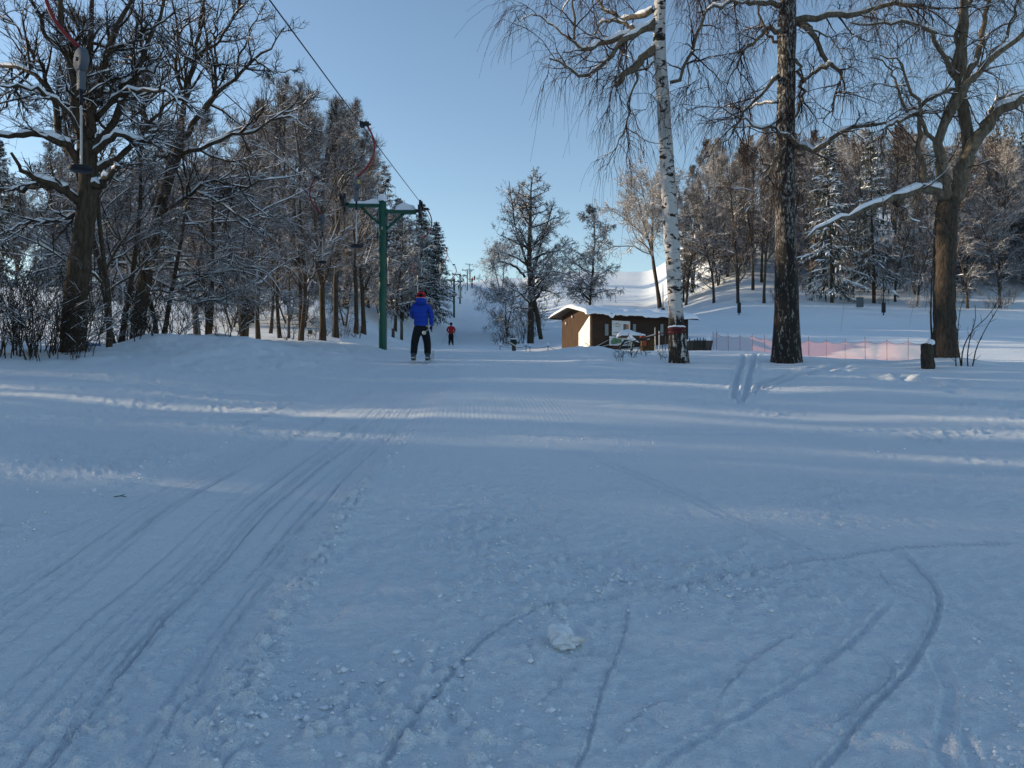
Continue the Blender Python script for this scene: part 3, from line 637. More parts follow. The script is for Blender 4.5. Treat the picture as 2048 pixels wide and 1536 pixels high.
hero(13, 'forked_tree', 'forked bare tree with a long sunlit snowy limb, stump at its foot',
     [(1890, 722, .31), (1890, 690, .285), (1888, 600, .27), (1890, 500, .27), (1893, 430, .27), (1896, 398, .26)], D3,
     [([(1885, 402), (1862, 384), (1845, 374), (1820, 384), (1795, 396), (1768, 400), (1735, 420), (1705, 431), (1675, 436), (1645, 452), (1612, 478)], D3, D3 - 1.6, .10, .02),
      ([(1905, 400), (1922, 350), (1938, 300), (1955, 275), (1985, 235), (2020, 210), (2060, 190)], D3, D3 - .6, .17, .08),
      ([(1938, 300), (1928, 260), (1925, 200), (1920, 130), (1925, 60), (1932, -20), (1940, -160)], D3, D3 + .4, .13, .05),
      ([(1893, 398), (1882, 350), (1876, 300), (1885, 268), (1905, 220), (1925, 185), (1950, 150), (1990, 110), (2050, 65)], D3 - .1, D3 - 1.0, .115, .05),
      ([(1876, 305), (1880, 260), (1905, 200), (1912, 160), (1910, 100), (1920, 40), (1955, -20)], D3, D3 + .5, .08, .04),
      ([(1925, 160), (1950, 130), (1965, 90), (1970, 30), (1985, -20)], D3 + .2, D3 + 1, .07, .04),
      ([(1850, 380), (1845, 340), (1838, 290), (1836, 240), (1838, 222), (1860, 195), (1895, 182), (1905, 178)], D3 - .2, D3 - .5, .06, .035),
      ([(1872, 300), (1862, 275), (1848, 250), (1842, 225), (1825, 195), (1815, 150), (1795, 115), (1760, 110)], D3 - .2, D3 - .9, .05, .012),
      ([(1838, 228), (1815, 235), (1785, 243), (1770, 255), (1765, 290), (1760, 310)], D3 - .4, D3 - .8, .045, .012),
      ([(1838, 228), (1810, 215), (1795, 180), (1785, 145), (1770, 125), (1740, 115)], D3 - .4, D3 + .6, .04, .010),
      ([(1915, 160), (1890, 120), (1875, 85), (1850, 55), (1820, 45), (1770, 50), (1700, 45)], D3 + .2, D3 - .8, .06, .012),
      ([(1800, 398), (1815, 430), (1850, 455), (1870, 475)], D3 - .6, D3 - 1.2, .02, .006),
      ([(1955, 272), (1985, 215), (2010, 190), (2050, 180)], D3, D3 + 1.4, .06, .02), ([(1990, 110), (2020, 60), (2030, 10), (2050, -40)], D3 - .6, D3 + .4, .04, .014),
      ([(1930, 0), (1900, -60), (1860, -80), (1800, -60), (1770, 0)], D3, D3 - 1, .06, .012), ([(1940, -60), (1990, -110), (2040, -60), (2060, 0)], D3, D3 - 1, .06, .012)],
     dict(limb='bark_limb', trunk='bark_grey', crown='branch_ochre', snow_cover='snow'), 'weeping', n2=8, n3=6, n4=3, twig=.0036, snow=1.5, extra=0, l2=.8, lr=1.25)
D4 = 19.0
hero(14, 'old_tree', 'big leaning dark tree behind the nearest tow hanger, limbs heaped with snow',
     [(145, 682, .30), (148, 650, .28), (152, 580, .26), (163, 500, .24), (172, 430, .22), (178, 370, .21), (176, 320, .22), (170, 285, .19)], D4,
     [([(165, 405), (140, 385), (110, 370), (70, 362), (40, 335), (22, 305)], D4, D4 - 1, .12, .03), ([(105, 372), (60, 378), (0, 382), (-60, 380)], D4 - .4, D4 + .5, .06, .03),
      ([(168, 330), (140, 300), (120, 280), (80, 265), (30, 270), (-40, 278)], D4, D4 - 1, .11, .035), ([(150, 310), (122, 285), (116, 240), (100, 180), (62, 142), (10, 130), (-30, 140)], D4, D4 + 1.4, .10, .025),
      ([(172, 300), (160, 250), (110, 200), (60, 170), (0, 172)], D4, D4 - 1.6, .07, .02), ([(170, 290), (150, 210), (142, 120), (125, 40), (110, -60)], D4, D4 - .6, .12, .04),
      ([(172, 280), (190, 200), (210, 120), (235, 60), (280, -30)], D4, D4 + .8, .12, .04), ([(175, 290), (168, 180), (185, 90), (180, 0), (190, -90)], D4, D4 + 1.8, .10, .03),
      ([(178, 310), (215, 255), (240, 200), (285, 130), (300, 70), (340, -20)], D4, D4 + 1.4, .11, .03), ([(178, 330), (210, 285), (240, 272), (300, 285), (320, 295)], D4, D4 - .9, .09, .02),
      ([(180, 345), (225, 325), (262, 300), (310, 230), (350, 190)], D4, D4 + .8, .09, .02), ([(240, 180), (280, 145), (325, 135), (345, 130)], D4 + .5, D4, .05, .014),
      ([(190, 240), (230, 190), (290, 178), (330, 180), (370, 220)], D4 + .3, D4 - .8, .07, .014), ([(178, 375), (205, 370), (225, 345), (240, 335)], D4, D4 - .6, .10, .04),
      ([(140, 120), (90, 60), (60, 0), (30, -60)], D4 - .4, D4 - 1.5, .06, .02), ([(100, 180), (80, 120), (40, 60), (-10, 20)], D4 + .8, D4 + 1.6, .05, .015), ([(60, 142), (30, 180), (0, 230), (-30, 250)], D4 + 1, D4 + .4, .04, .012),
      ([(170, 420), (120, 440), (60, 445), (0, 470)], D4, D4 + 1, .05, .012), ([(210, 120), (255, 80), (290, 60), (360, 20)], D4 + .5, D4 + 1.4, .05, .014)],
     dict(trunk='bark_dark', crown='branch_dark', snow_cover='snow'), n2=9, n3=8, n4=4, twig=.0036, snow=1.25, up=.08)
D5 = 24.0
hero(15, 'old_tree', 'tall slanting tree with high fan of fine twigs, right of the old leaning tree',
     [(272, 660, .21), (282, 600, .19), (298, 520, .18), (316, 430, .17), (338, 350, .16), (358, 300, .15), (362, 260, .14)], D5,
     [([(360, 280), (368, 220), (375, 160), (392, 120), (398, 60), (412, -30)], D5, D5 + .5, .10, .03), ([(362, 285), (395, 232), (430, 190), (470, 160), (510, 118), (540, 95), (568, 55)], D5, D5 - .6, .09, .014),
      ([(358, 312), (405, 295), (455, 270), (508, 262), (545, 240), (580, 215), (600, 190)], D5, D5 + 1, .07, .012), ([(355, 315), (320, 310), (285, 325), (255, 345)], D5, D5 - .8, .06, .012),
      ([(300, 445), (350, 410), (395, 378), (430, 362), (470, 372), (480, 385), (520, 360), (600, 350)], D5, D5 - 1, .06, .012), ([(395, 385), (440, 405), (470, 430), (498, 442), (530, 470)], D5 - .5, D5 - 1, .04, .01),
      ([(372, 200), (350, 130), (355, 60), (340, -30)], D5, D5 + 1, .06, .02), ([(430, 190), (432, 130), (428, 60), (440, 0)], D5 - .3, D5 + .4, .05, .012),
      ([(392, 120), (440, 80), (470, 30), (500, -10)], D5 + .3, D5 - .6, .05, .012), ([(345, 330), (300, 270), (275, 190), (265, 110), (270, 20)], D5, D5 + 1.5, .07, .02),
      ([(470, 160), (480, 110), (500, 60), (525, 20)], D5 - .4, D5 - .8, .04, .01), ([(540, 240), (575, 230), (605, 250), (630, 262)], D5 + .7, D5 + .4, .03, .008), ([(510, 118), (540, 140), (560, 150), (585, 140)], D5 - .5, D5, .03, .008)],
     dict(trunk='bark_dark', crown='branch_dark', snow_cover='snow'), n2=10, n3=8, n4=4, twig=.0036, snow=1.1)
D6 = 71.0
hero(16, 'alder_tree', 'tall bare tree with twin trunks in the middle of the slope, left of the cabin',
     [(1061, 680, .30), (1062, 640, .27), (1062, 570, .25), (1058, 530, .22), (1060, 460, .17), (1061, 410, .11), (1063, 352, .03)], D6,
     [([(1082, 678), (1076, 640), (1066, 590), (1066, 540), (1078, 500), (1090, 460), (1105, 410)], D6 - .3, D6 + 1, .24, .05), ([(1058, 545), (1048, 510), (1038, 480), (1028, 440), (1022, 400), (1018, 362)], D6, D6 - 1, .13, .03),
      ([(1050, 555), (1035, 535), (1010, 525), (995, 522), (985, 535)], D6, D6 - 2, .12, .03), ([(1052, 530), (1030, 512), (1005, 505), (990, 490)], D6, D6 + 1.5, .10, .02), ([(1066, 560), (1085, 545), (1110, 542), (1140, 550)], D6, D6 - 1, .09, .02),
      ([(1060, 575), (1045, 590), (1020, 595), (1000, 605)], D6, D6 - 2, .08, .02), ([(1066, 590), (1090, 580), (1115, 590), (1125, 600)], D6, D6 - 1.5, .07, .015), ([(1060, 500), (1085, 470), (1105, 450), (1120, 440)], D6, D6 + 1, .08, .02),
      ([(1058, 450), (1040, 420), (1035, 390), (1040, 370)], D6, D6 + 1.2, .07, .015), ([(1062, 620), (1035, 612), (1010, 630), (990, 633)], D6, D6 - 1.8, .06, .015), ([(1066, 520), (1095, 505), (1120, 500), (1136, 480)], D6, D6 - 1.4, .07, .015)],
     dict(trunk='bark_grey', crown='branch_snowy', snow_cover='snow'), n2=9, n3=6, n4=4, twig=.012, extra=40, ext=(.24, .99, 4.3, 1.0), snow=.8, sides=12, l2=.95, up=.04)
# ---- trees drawn from patterns
PATT = {}
def pattern(key, geos, mats): PATT[key] = (geos, mats, {})
def place(key, loc, name, label, rotz=None, s=1.0, group=None, cat='tree', mats=None):
    geos, m0, cache = PATT[key]; mm = mats or m0; ck = tuple(sorted(mm.items()))
    t = thing(name, label, cat, tuple(loc), rng.uniform(0, 6.28) if rotz is None else rotz, group); t.scale = (s,) * 3
    for pn, ge in geos.items():
        if not ge.n: continue
        if pn not in cache:
            cache[pn] = ge.mesh(key + '_' + pn); cache[pn].materials.append(M[mm[pn]])
        o = obj(pn, cache[pn], None, t); o.material_slots[0].link = 'OBJECT'; o.material_slots[0].material = M[mm[pn]]
        if pn == 'snow_cover': o['kind'] = 'stuff'
    return t
MD = dict(trunk='bark_dark', crown='branch_snowy', snow_cover='snow'); MB = dict(trunk='bark_grey', crown='branch_brown', snow_cover='snow'); MR = dict(trunk='bark_dark', crown='branch_red', snow_cover='snow')
MF = dict(trunk='bark_grey', crown='branch_frost', snow_cover='snow'); MS = dict(trunk='bark_dark', crown='needle_dark', snow_cover='snow'); MSn = dict(trunk='bark_dark', crown='needle_snowy', snow_cover='snow'); MSb = dict(trunk='bark_dark', crown='needle_brown', snow_cover='snow')
pattern('ash_a', decid(21, 14, .19, limbs=18, t0=.22, ang=.7, L1=.34, up1=.13, n2=10, n3=7, n4=5, twig=.006), MD)
pattern('ash_b', decid(22, 15, .2, lean=(.1, 0), limbs=20, t0=.3, ang=.75, L1=.30, up1=.12, n2=10, n3=7, n4=4, twig=.006, stems=1), MD)
pattern('fork_a', decid(23, 12, .16, limbs=11, t0=.18, ang=.65, L1=.42, up1=.08, n2=10, n3=7, n4=5, twig=.0055, stems=2, spread=.22), MD)
pattern('spread_a', decid(24, 6.0, .11, limbs=12, t0=.2, ang=1.25, L1=.75, up1=-.02, n2=11, n3=7, n4=5, twig=.0045, stems=2, droop=.03, spread=.25, wig=.22, snow=1.3), MD)
pattern('slim_a', decid(25, 13, .10, limbs=16, t0=.4, ang=.6, L1=.22, up1=.12, n2=8, n3=6, n4=4, twig=.005), MD)
pattern('far_a', decid(26, 20, .22, limbs=34, t0=.13, ang=.85, L1=.27, up1=.09, n2=9, n3=6, n4=3, twig=.014, snow=.8), MB)
pattern('far_b', decid(27, 19, .2, limbs=34, t0=.12, ang=.95, L1=.30, up1=.04, n2=9, n3=6, n4=3, twig=.014, droop=.03, snow=.9), MB)
pattern('far_c', decid(28, 21, .2, limbs=34, t0=.2, ang=.65, L1=.22, up1=.12, n2=9, n3=6, n4=3, twig=.014, snow=.6), MB)
pattern('droop_a', decid(29, 14, .18, limbs=36, t0=.08, ang=1.15, L1=.36, up1=.05, n2=9, n3=7, n4=4, twig=.014, droop=.16, shape=1.0, lean=(.08, 0)), MD)
pattern('frost_a', decid(30, 17, .3, limbs=16, t0=.24, ang=.75, L1=.54, up1=.03, n2=11, n3=7, n4=4, twig=.014, droop=.07, stems=2, spread=.2, snow=.5), MF)
pattern('low_a', decid(34, 8.5, .12, limbs=20, t0=.05, ang=1.05, L1=.46, up1=.03, n2=9, n3=6, n4=3, twig=.011, stems=2, droop=.02, spread=.3, snow=1.1), MB)
pattern('spruce_a', spruce(31, 18, .2, .07, .235, .35, dens=.95), MS); pattern('spruce_b', spruce(32, 20, .2, .12, .19, .3, dens=.8), MS)
pattern('shrub_a', shrub(41, 2.0, 26, .8), dict(stem='branch_dark', snow_cover='snow')); pattern('shrub_b', shrub(42, 1.5, 14, .6, .9, 10, .06), dict(stem='branch_snowy', snow_cover='snow'))
pattern('stalks', shrub(43, 1.6, 7, .25, 0, 5, .0, .009), dict(stem='branch_dark', snow_cover='snow'))

# left of the lift line
LT = [('spread_a', 320, 27.0, 1.0, 'low spreading tree with snow-laden branches on the left snow bank'), ('spread_a', 415, 29.0, 1.1, 'low wide tree heaped with snow behind the drifted bank crest'),
      ('fork_a', 235, 22.5, .66, 'dark forked tree between the old leaning tree and the snow bank'), ('slim_a', 218, 20.0, .62, 'thin sapling leaning close to the old leaning tree'),
      ('fork_a', 600, 35.0, .82, 'forked snowy tree just left of the first pylon, trunk leaning right'), ('ash_a', 645, 37.0, .76, 'stout pale-trunked tree just left of the first pylon'),
      ('ash_b', 672, 40.0, .74, 'dark tall tree close behind the stout pale-trunked tree'), ('slim_a', 560, 38.0, .85, 'slender straight tree left of the path lamp'), ('slim_a', 517, 37.0, .95, 'slender tree right of the pollarded stump tree'),
      ('slim_a', 541, 42.0, .8, 'very thin sapling between two slender trees left of the lamp'), ('ash_a', 727, 49.0, .74, 'tree whose trunk stands just left of the green pylon post'), ('ash_b', 712, 47.0, .68, 'leaning snowy tree left of the green pylon post, nearer one'),
      ('ash_b', 612, 69.0, 1.15, 'tall bare tree rising behind the forked snowy tree'), ('ash_a', 556, 71.0, 1.2, 'tall bare tree standing back behind the slender trees'), ('ash_a', 690, 64.0, 1.12, 'tall reddish tree behind the pylon crossarm'),
      ('ash_b', 735, 70.0, .95, 'reddish bare tree seen through the pylon crossarm'), ('ash_a', 500, 48.0, .9, 'bare tree standing behind the pollarded stump tree'),
      ('ash_a', 395, 36.0, .72, 'forked dark tree standing between the two low snowy trees')]
for i, (k, px, d, s, lb) in enumerate(LT):
    p = G(px, d); p[2] = hz(p[0], p[1]); place(k, p, 'bare_tree', lb, None, s, mats=MR if 'reddish' in lb else None)
for px, d, s, lb in ((804, 78, .68, 'brownish spruce right behind the pylon post'), (838, 84, .64, 'dark snow-streaked spruce above the blue-jacketed skier'), (864, 90, .64, 'dark spruce at the right-hand edge of the left wood, beside the piste'),
                     (775, 92, .75, 'spruce standing behind the brownish spruce near the pylon'), (845, 108, .66, 'spruce at the back of the clump beside the piste'), (872, 112, .56, 'small spruce showing at the tip of the clump beside the piste')):
    p = G(px, d); o = place('spruce_a' if d % 4 else 'spruce_b', p, 'spruce_tree', lb, None, s, mats=MSb if 'brownish' in lb else None); o.scale = (s * 1.35, s * 1.35, s)
for i, (px, d, s_) in enumerate(((500, 50, .6), (575, 48, .55), (610, 46, .5), (690, 50, .5), (465, 46, .6), (760, 70, .7), (640, 72, .9), (560, 76, .9))):
    place('low_a', G(px, d), 'understorey_tree', 'small snowy tree in the undergrowth behind the trees left of the pylon', None, s_, 'undergrowth trees left of the pylon', mats=MD)
p = G(790, 66); place('droop_a', p, 'bare_tree', 'snowy crooked-limbed tree in front of the dark spruces', 1.0, .75)
# pollarded stump tree
t = Geo(); p0 = G(489, 34); p0[2] = hz(p0[0], p0[1]); lp = lambda a, b, dy=0: P(a, b, 34 + dy) - p0
tg = Geo(); a_, r_ = fork([lp(488, 690), lp(488, 650), lp(487, 625), lp(485, 600), lp(484, 560), lp(492, 520)], .21, .17, 16); trunk_tube(tg, a_, r_, 12, 5, .08)
a_, r_ = fork([lp(488, 632), lp(498, 625), lp(505, 618), lp(498, 606), lp(490, 592)], .13, .11, 10); trunk_tube(tg, a_, r_, 10, 6, .1)
g = np.random.default_rng(77); cr, sn = Geo(), Geo(); tops = np.array([lp(492, 525), lp(486, 560), lp(490, 545)])
b_ = np.repeat(tops, 9, 0) + g.normal(0, .1, (27, 3)); P1_, R1_ = grow(g, b_, np.stack([g.normal(0, .7, 27), g.normal(0, .7, 27), np.ones(27)], 1), g.uniform(1.5, 3.2, 27), 8, .15, .05, .035, .006); cr.tubes(P1_, R1_, 4); snow_on(g, sn, P1_, R1_)
b_, dr_, pr_, t_, _ = spawn(g, P1_, R1_, 9, .1, 1, .7); P2_, R2_ = grow(g, b_, dr_, .8, 5, .15, .05, .006, .005); cr.tubes(P2_, R2_, 3); snow_on(g, sn, P2_, R2_)
finish(dict(trunk=tg, crown=cr, snow_cover=sn), 'pollard_tree', 'pollarded tree with a looped burl on its trunk at the bank edge', 'tree', tuple(p0), MD)
for i in range(30):
    px = rng.uniform(380, 770); d = rng.uniform(70, 104); key = ['ash_a', 'ash_b', 'slim_a', 'fork_a'][rng.integers(4)]
    place(key, G(px, d), 'bare_tree', 'bare tree in the thick of the wood left of the lift', None, rng.uniform(.75, 1.0), 'bare trees in the thick of the wood left of the lift', mats=(MD, MR)[i % 2])
# far left wood beyond the snow field, the wood that shades the foot of the slope
k = 0
for i in range(46):
    px = rng.uniform(-260, 640); d = rng.uniform(84, 128); key = ['far_a', 'far_b', 'far_c', 'spruce_a', 'spruce_b', 'spruce_b'][rng.integers(6)]
    p = G(px, d); sp = key.startswith('spruce')
    place(key, p, 'spruce_tree' if sp else 'bare_tree', 'dark spruce in the wood beyond the left snow field' if sp else 'bare tree in the wood beyond the left snow field', None, rng.uniform(.72, .95), 'spruces of the far left wood' if sp else 'bare trees of the far left wood', mats=None if sp else (MD, MR)[rng.integers(2)])
for i in range(120):
    x = rng.uniform(-75, -15); y = rng.uniform(-22, 40)
    if x > -.66 * y - 8 or (y > 12 and x > -26): continue
    key = ['ash_a', 'ash_b', 'fork_a', 'ash_b', 'slim_a', 'spruce_b'][rng.integers(6)]; sp = key.startswith('spruce')
    place(key, (x, y, float(h0(x, y))), 'spruce_tree' if sp else 'bare_tree', 'unseen spruce added in the left woodland to block sun from the slope' if sp else 'unseen bare tree added in the left woodland to block sun from the slope', None, rng.uniform(.55, .85), 'spruces left of the slope' if sp else 'bare trees left of the slope')
for i in range(34):  # extra trees out of view, added to block sun from the foreground
    x = rng.uniform(-105, -27); y = rng.uniform(6, 40)
    if x > -.70 * y - 6: continue
    key = ['ash_a', 'ash_b', 'slim_a', 'fork_a'][rng.integers(4)]; sp = key.startswith('spruce')
    place(key, (x, y, float(h0(x, y))), 'spruce_tree' if sp else 'bare_tree', 'unseen spruce added in the left woodland to block sun from the slope' if sp else 'unseen bare tree added in the left woodland to block sun from the slope', None, rng.uniform(.6, .85), 'spruces left of the slope' if sp else 'bare trees left of the slope')
for i in range(70):
    y = rng.uniform(100, 262); x = rng.uniform(-90, -13 - .055 * y - 4)
    if (x / y) > -.093: continue
    key = ['far_a', 'far_c', 'spruce_a', 'spruce_b'][rng.integers(4)]; sp = key.startswith('spruce')
    place(key, (x, y, float(h0(x, y))), 'spruce_tree' if sp else 'bare_tree', 'spruce high up in the wood along the lift' if sp else 'bare tree high up in the wood along the lift', None, rng.uniform(.6, .85) * (1 if y < 200 else .8), 'spruces along the upper lift' if sp else 'bare trees along the upper lift')
# middle of the slope
place('droop_a', G(1178, 100), 'bare_tree', 'slender drooping tree leaning right behind the cabin roof', 0.2, .98)
place('frost_a', G(1322, 112), 'bare_tree', 'white-frosted tree against the sky just left of the birch', 3.5, 1.08)
place('frost_a', G(1002, 225), 'bare_tree', 'frosted round tree on the skyline beside the piste', 2.2, .85, mats=MF)
place('spread_a', G(1015, 82), 'bare_tree', 'small dark tree left of the twin-trunked tree', 1.2, .95)
place('shrub_b', G(1042, 72), 'shrub', 'dense bush at the foot of the twin-trunked tree', 0, 2.2, cat='shrub')
place('stalks', G(1000, 66), 'shrub', 'thin bare stalks beside the piste left of the twin-trunked tree', 0, 1.7, cat='shrub'); place('stalks', G(1013, 62), 'shrub', 'reddish stalks behind the small machine', 1, 1.2, cat='shrub', mats=dict(stem='branch_red', snow_cover='snow'))
# right-hand forest
FR = [('far_b', 1428, 96, .72, 'first bare tree at the left end of the right forest edge'), ('far_a', 1476, 92, .85, 'second tree of the right forest edge, counting from the birch'), ('far_c', 1506, 100, .85, 'third tree of the right forest edge, counting from the birch'),
      ('far_c', 1528, 90, .80, 'tree showing just left of the thick dark birch'), ('far_a', 1618, 98, .8, 'slender tree just right of the thick dark birch, at the forest edge'), ('far_b', 1790, 92, .62, 'wide snow-dusted tree between the snowy spruces and the forked tree'),
      ('far_b', 1835, 88, .58, 'snow-dusted tree just left of the forked tree'), ('far_b', 1935, 84, .62, 'frosty tree just right of the forked tree trunk'), ('far_b', 2000, 86, .66, 'pale frosty tree at the right margin'), ('far_a', 1372, 104, .8, 'dark tree hidden behind the white birch trunk'), ('far_a', 1455, 112, .95, 'tall frosted tree behind the first edge trees')]
for kx, px, d, s, lb in FR: place(kx, G(px, d), 'bare_tree', lb, None, s, mats=MF if 'frosted' in lb else None)
place('spruce_a', G(1664, 90), 'spruce_tree', 'snow-laden spruce nearer the thick dark birch, left of the pair', 0.3, 1.06, mats=MSn); place('spruce_b', G(1748, 91), 'spruce_tree', 'snow-laden spruce nearer the forked tree, right of the pair', 2.1, 1.0, mats=MSn)
place('spruce_b', G(1367, 108), 'spruce_tree', 'dark ragged spruce half hidden behind the white birch', 0, .7)
for px, d, s, nm in ((2005, 150, .98, 'left'), (2026, 152, .96, 'right')): place('spruce_b', G(px, d), 'spruce_tree', 'frosted spruce tip on the skyline near the right margin, %s of two' % nm, None, s, mats=MSn)
for i in range(140):
    px = rng.uniform(1385, 2420); d = rng.uniform(98, 165) if px > 1500 else rng.uniform(112, 175)
    key = ['far_a', 'far_b', 'far_c', 'far_a', 'far_c', 'spruce_b'][rng.integers(6)]; sp = key.startswith('spruce'); s = rng.uniform(.72, .95)
    mm = None if sp else (MB, MR, MF, MF, MD)[rng.integers(5)] if px > 1560 else (MB, MF)[rng.integers(2)]
    look = 'dark spruce' if sp else {'branch_frost': 'frost-white bare tree', 'branch_red': 'reddish bare tree', 'branch_brown': 'brown bare tree', 'branch_snowy': 'snow-lined tree'}[(mm or MB)['crown']]; reg = 'between the two birches' if px < 1560 else 'between the dark birch and the forked tree' if px < 1890 else 'right of the forked tree'
    place(key, G(px, d), 'spruce_tree' if sp else 'bare_tree', look + ' deep in the forest seen ' + reg, None, s, look + 's deep in the forest ' + reg, mats=mm)
for i in range(44):
    px = rng.uniform(1575, 2200) if i % 5 else rng.uniform(1400, 1560); d = rng.uniform(104, 130) if px < 1680 else rng.uniform(96, 120)
    place('low_a', G(px, d), 'understorey_tree', ('brown', 'frosted', 'reddish', 'brown')[i % 4] + ' small snow-dusted tree in the undergrowth of the right-hand forest', None, rng.uniform(.6, 1.15), ('brown', 'frosted', 'reddish', 'brown')[i % 4] + ' undergrowth trees of the right forest', mats=(MB, MF, MR, MB)[i % 4])
for i in range(26):
    px = rng.uniform(1560, 2150); d = rng.uniform(82, 104) + 4 * (px < 1650); place('shrub_b', G(px, d), 'shrub', 'snow-dusted low bush along the edge of the right-hand forest', None, rng.uniform(.7, 1.5), 'low bushes along the right forest edge', 'shrub', mats=dict(stem=('branch_brown', 'branch_frost')[i % 2], snow_cover='snow'))
# shrubs near the old tree and the forked tree
for i, (px, d, s, lb) in enumerate(((30, 18.5, 1.0, 'leafless bush at the left margin before the snow field'), (75, 18.2, 1.05, 'dark leafless bush between the left margin and the old tree'), (112, 17.8, .95, 'leafless bush touching the left of the old tree trunk'), (-20, 18.0, 1.1, 'leafless bush cut by the left margin'))):
    p = G(px, d); p[2] = hz(p[0], p[1]); place('shrub_a', p, 'shrub', lb, i * 1.3, s, cat='shrub')
for px, d, s, lb in ((255, 21.5, 1.2, 'twiggy bush right of the old leaning tree'), (330, 23.0, 1.1, 'drooping twigs over the snow below the low spreading tree'), (455, 25.5, 1.0, 'drooping twigs on the crest of the snow bank')):
    p = G(px, d); p[2] = hz(p[0], p[1]); place('shrub_b', p, 'shrub', lb, None, s, cat='shrub', mats=dict(stem='branch_dark', snow_cover='snow'))
for i, px in enumerate((580, 625, 660, 690, 715, 600)):
    p = G(px, 36 + 2 * i); place('stalks', p, 'shrub', 'thin bare stalks under the trees left of the first pylon', None, .9, 'stalks under the trees left of the pylon', 'shrub')
def stems_authored(name, label, paths, d, m='branch_dark', r0=.02, r1=.006):
    p0 = G(paths[0][0][0], d); p0[2] = hz(p0[0], p0[1]); ge = Geo(); g = np.random.default_rng(3); A = []
    for pth in paths:
        q_, rr_ = fork([P(a, b, d + .2 * i / len(pth)) - p0 for i, (a, b) in enumerate(pth)], r0, r1, 12); A.append((q_, rr_)); ge.tubes(q_, rr_, 5)
    Pa = np.array([a for a, _ in A]); Ra = np.array([b for _, b in A]); b, dr, pr, t, _ = spawn(g, Pa, Ra, 7, .15, 1, .7); P2, R2 = grow(g, b, dr, .25 * g.uniform(.4, 1.3, len(t)), 4, .15, .05, .004, .003); ge.tubes(P2, R2, 3)
    o = thing(name, label, 'shrub', tuple(p0)); obj('stem', ge.mesh(name), M[m], o); return o
stems_authored('sapling', 'cluster of thin bare saplings right of the forked tree', [[(1923, 745), (1920, 715), (1915, 690), (1916, 650), (1920, 620), (1926, 600)], [(1937, 748), (1934, 715), (1938, 685), (1944, 660), (1952, 640), (1950, 610)], [(1942, 745), (1949, 715), (1951, 700), (1962, 675), (1978, 645), (2003, 605)], [(1923, 740), (1924, 700), (1937, 672), (1950, 655), (1975, 635), (1998, 600)], [(1912, 735), (1911, 705), (1908, 680)]], 19.8, r0=.018)
stems_authored('sapling', 'single upright sapling rising from behind the stump', [[(1866, 712), (1864, 680), (1861, 640), (1862, 600), (1864, 540), (1868, 480)], [(1863, 690), (1868, 668), (1870, 660)]], 20.2, r0=.03, r1=.01)
for i, (px, d, s, lb) in enumerate(((1240, 21, .45, 'short dry stems poking from the snow by the green bent pipe'), (1263, 23, .5, 'two dry stems in the snow before the table of snow'), (1287, 24, .4, 'dry stem left of the white birch foot'), (1325, 22.5, .35, 'small dry stem beside the white birch foot'),
                                    (150, 17.5, .4, 'short dead stem at the foot of the old tree'), (60, 17.2, .4, 'bent dead stem before the left bushes'))):
    p = G(px, d); p[2] = hz(p[0], p[1]); place('stalks', p, 'dry_stem', lb, i, s, cat='dry stems')

# ------------------------------------------------------------------ drag lift
def sheaves(parent, x, z, n=2):
    ge = Geo(); ge.box(x - .05, x + .05, -.42, .42, z - .16, z + .1); ge.box(x - .04, x + .04, -.05, .05, z - .30, z + .34); ge.box(min(x, x * .86), max(x, x * .86), -.05, .05, z - .08, z + .02)
    o = obj('sheave_frame', ge.mesh('sheave_frame', False), M['dark_steel'], parent)
    for y in (-.32, -.11, .11, .32):
        obj('sheave_wheel', Geo().lathe([(0, -.03), (.10, -.03), (.10, -.012), (.085, 0), (.10, .012), (.10, .03), (0, .03)], (0, 0, 0), 14, Matrix.Rotation(R_(90), 4, 'Y')).mesh('sheave_wheel'), M['black_rubber'], o, (x + .07 * np.sign(x), y, z + .14))
def snow_cap(x0, x1, y0, y1, z, hgt, seed, nx=18, ny=7, lump=None):
    """a rounded drift lying on a beam"""
    g = np.random.default_rng(seed); u = np.linspace(0, 1, nx); v_ = np.linspace(0, 1, ny); U, W = np.meshgrid(u, v_, indexing='ij')
    e = np.clip(1 - (2 * W - 1) ** 4, 0, 1) ** .5 * np.clip(1 - (2 * U - 1) ** 8, 0, 1) ** .5
    hh = hgt(U) if callable(hgt) else hgt
    top = z + hh * e * (1 + .12 * np.sin(U * 9 + seed)) ; Vt = np.stack([x0 + (x1 - x0) * U, y0 + (y1 - y0) * W, top], -1).reshape(-1, 3); Vt += g.normal(0, .004, Vt.shape)
    Vb = np.stack([x0 + (x1 - x0) * U, y0 + (y1 - y0) * W, np.full_like(U, z - .012)], -1).reshape(-1, 3)
    idx = np.arange(nx * ny).reshape(nx, ny); Q = np.stack([idx[:-1, :-1], idx[1:, :-1], idx[1:, 1:], idx[:-1, 1:]], -1).reshape(-1, 4); n = nx * ny
    rim = list(idx[:, 0]) + list(idx[-1, 1:]) + list(idx[-2::-1, -1]) + list(idx[0, -2:0:-1]); k = len(rim)
    S = [(rim[i], rim[(i + 1) % k], rim[(i + 1) % k] + n, rim[i] + n)[::-1] for i in range(k)]
    return Geo().add(np.concatenate([Vt, Vb]), np.concatenate([Q, Q[:, ::-1] + n, S]))
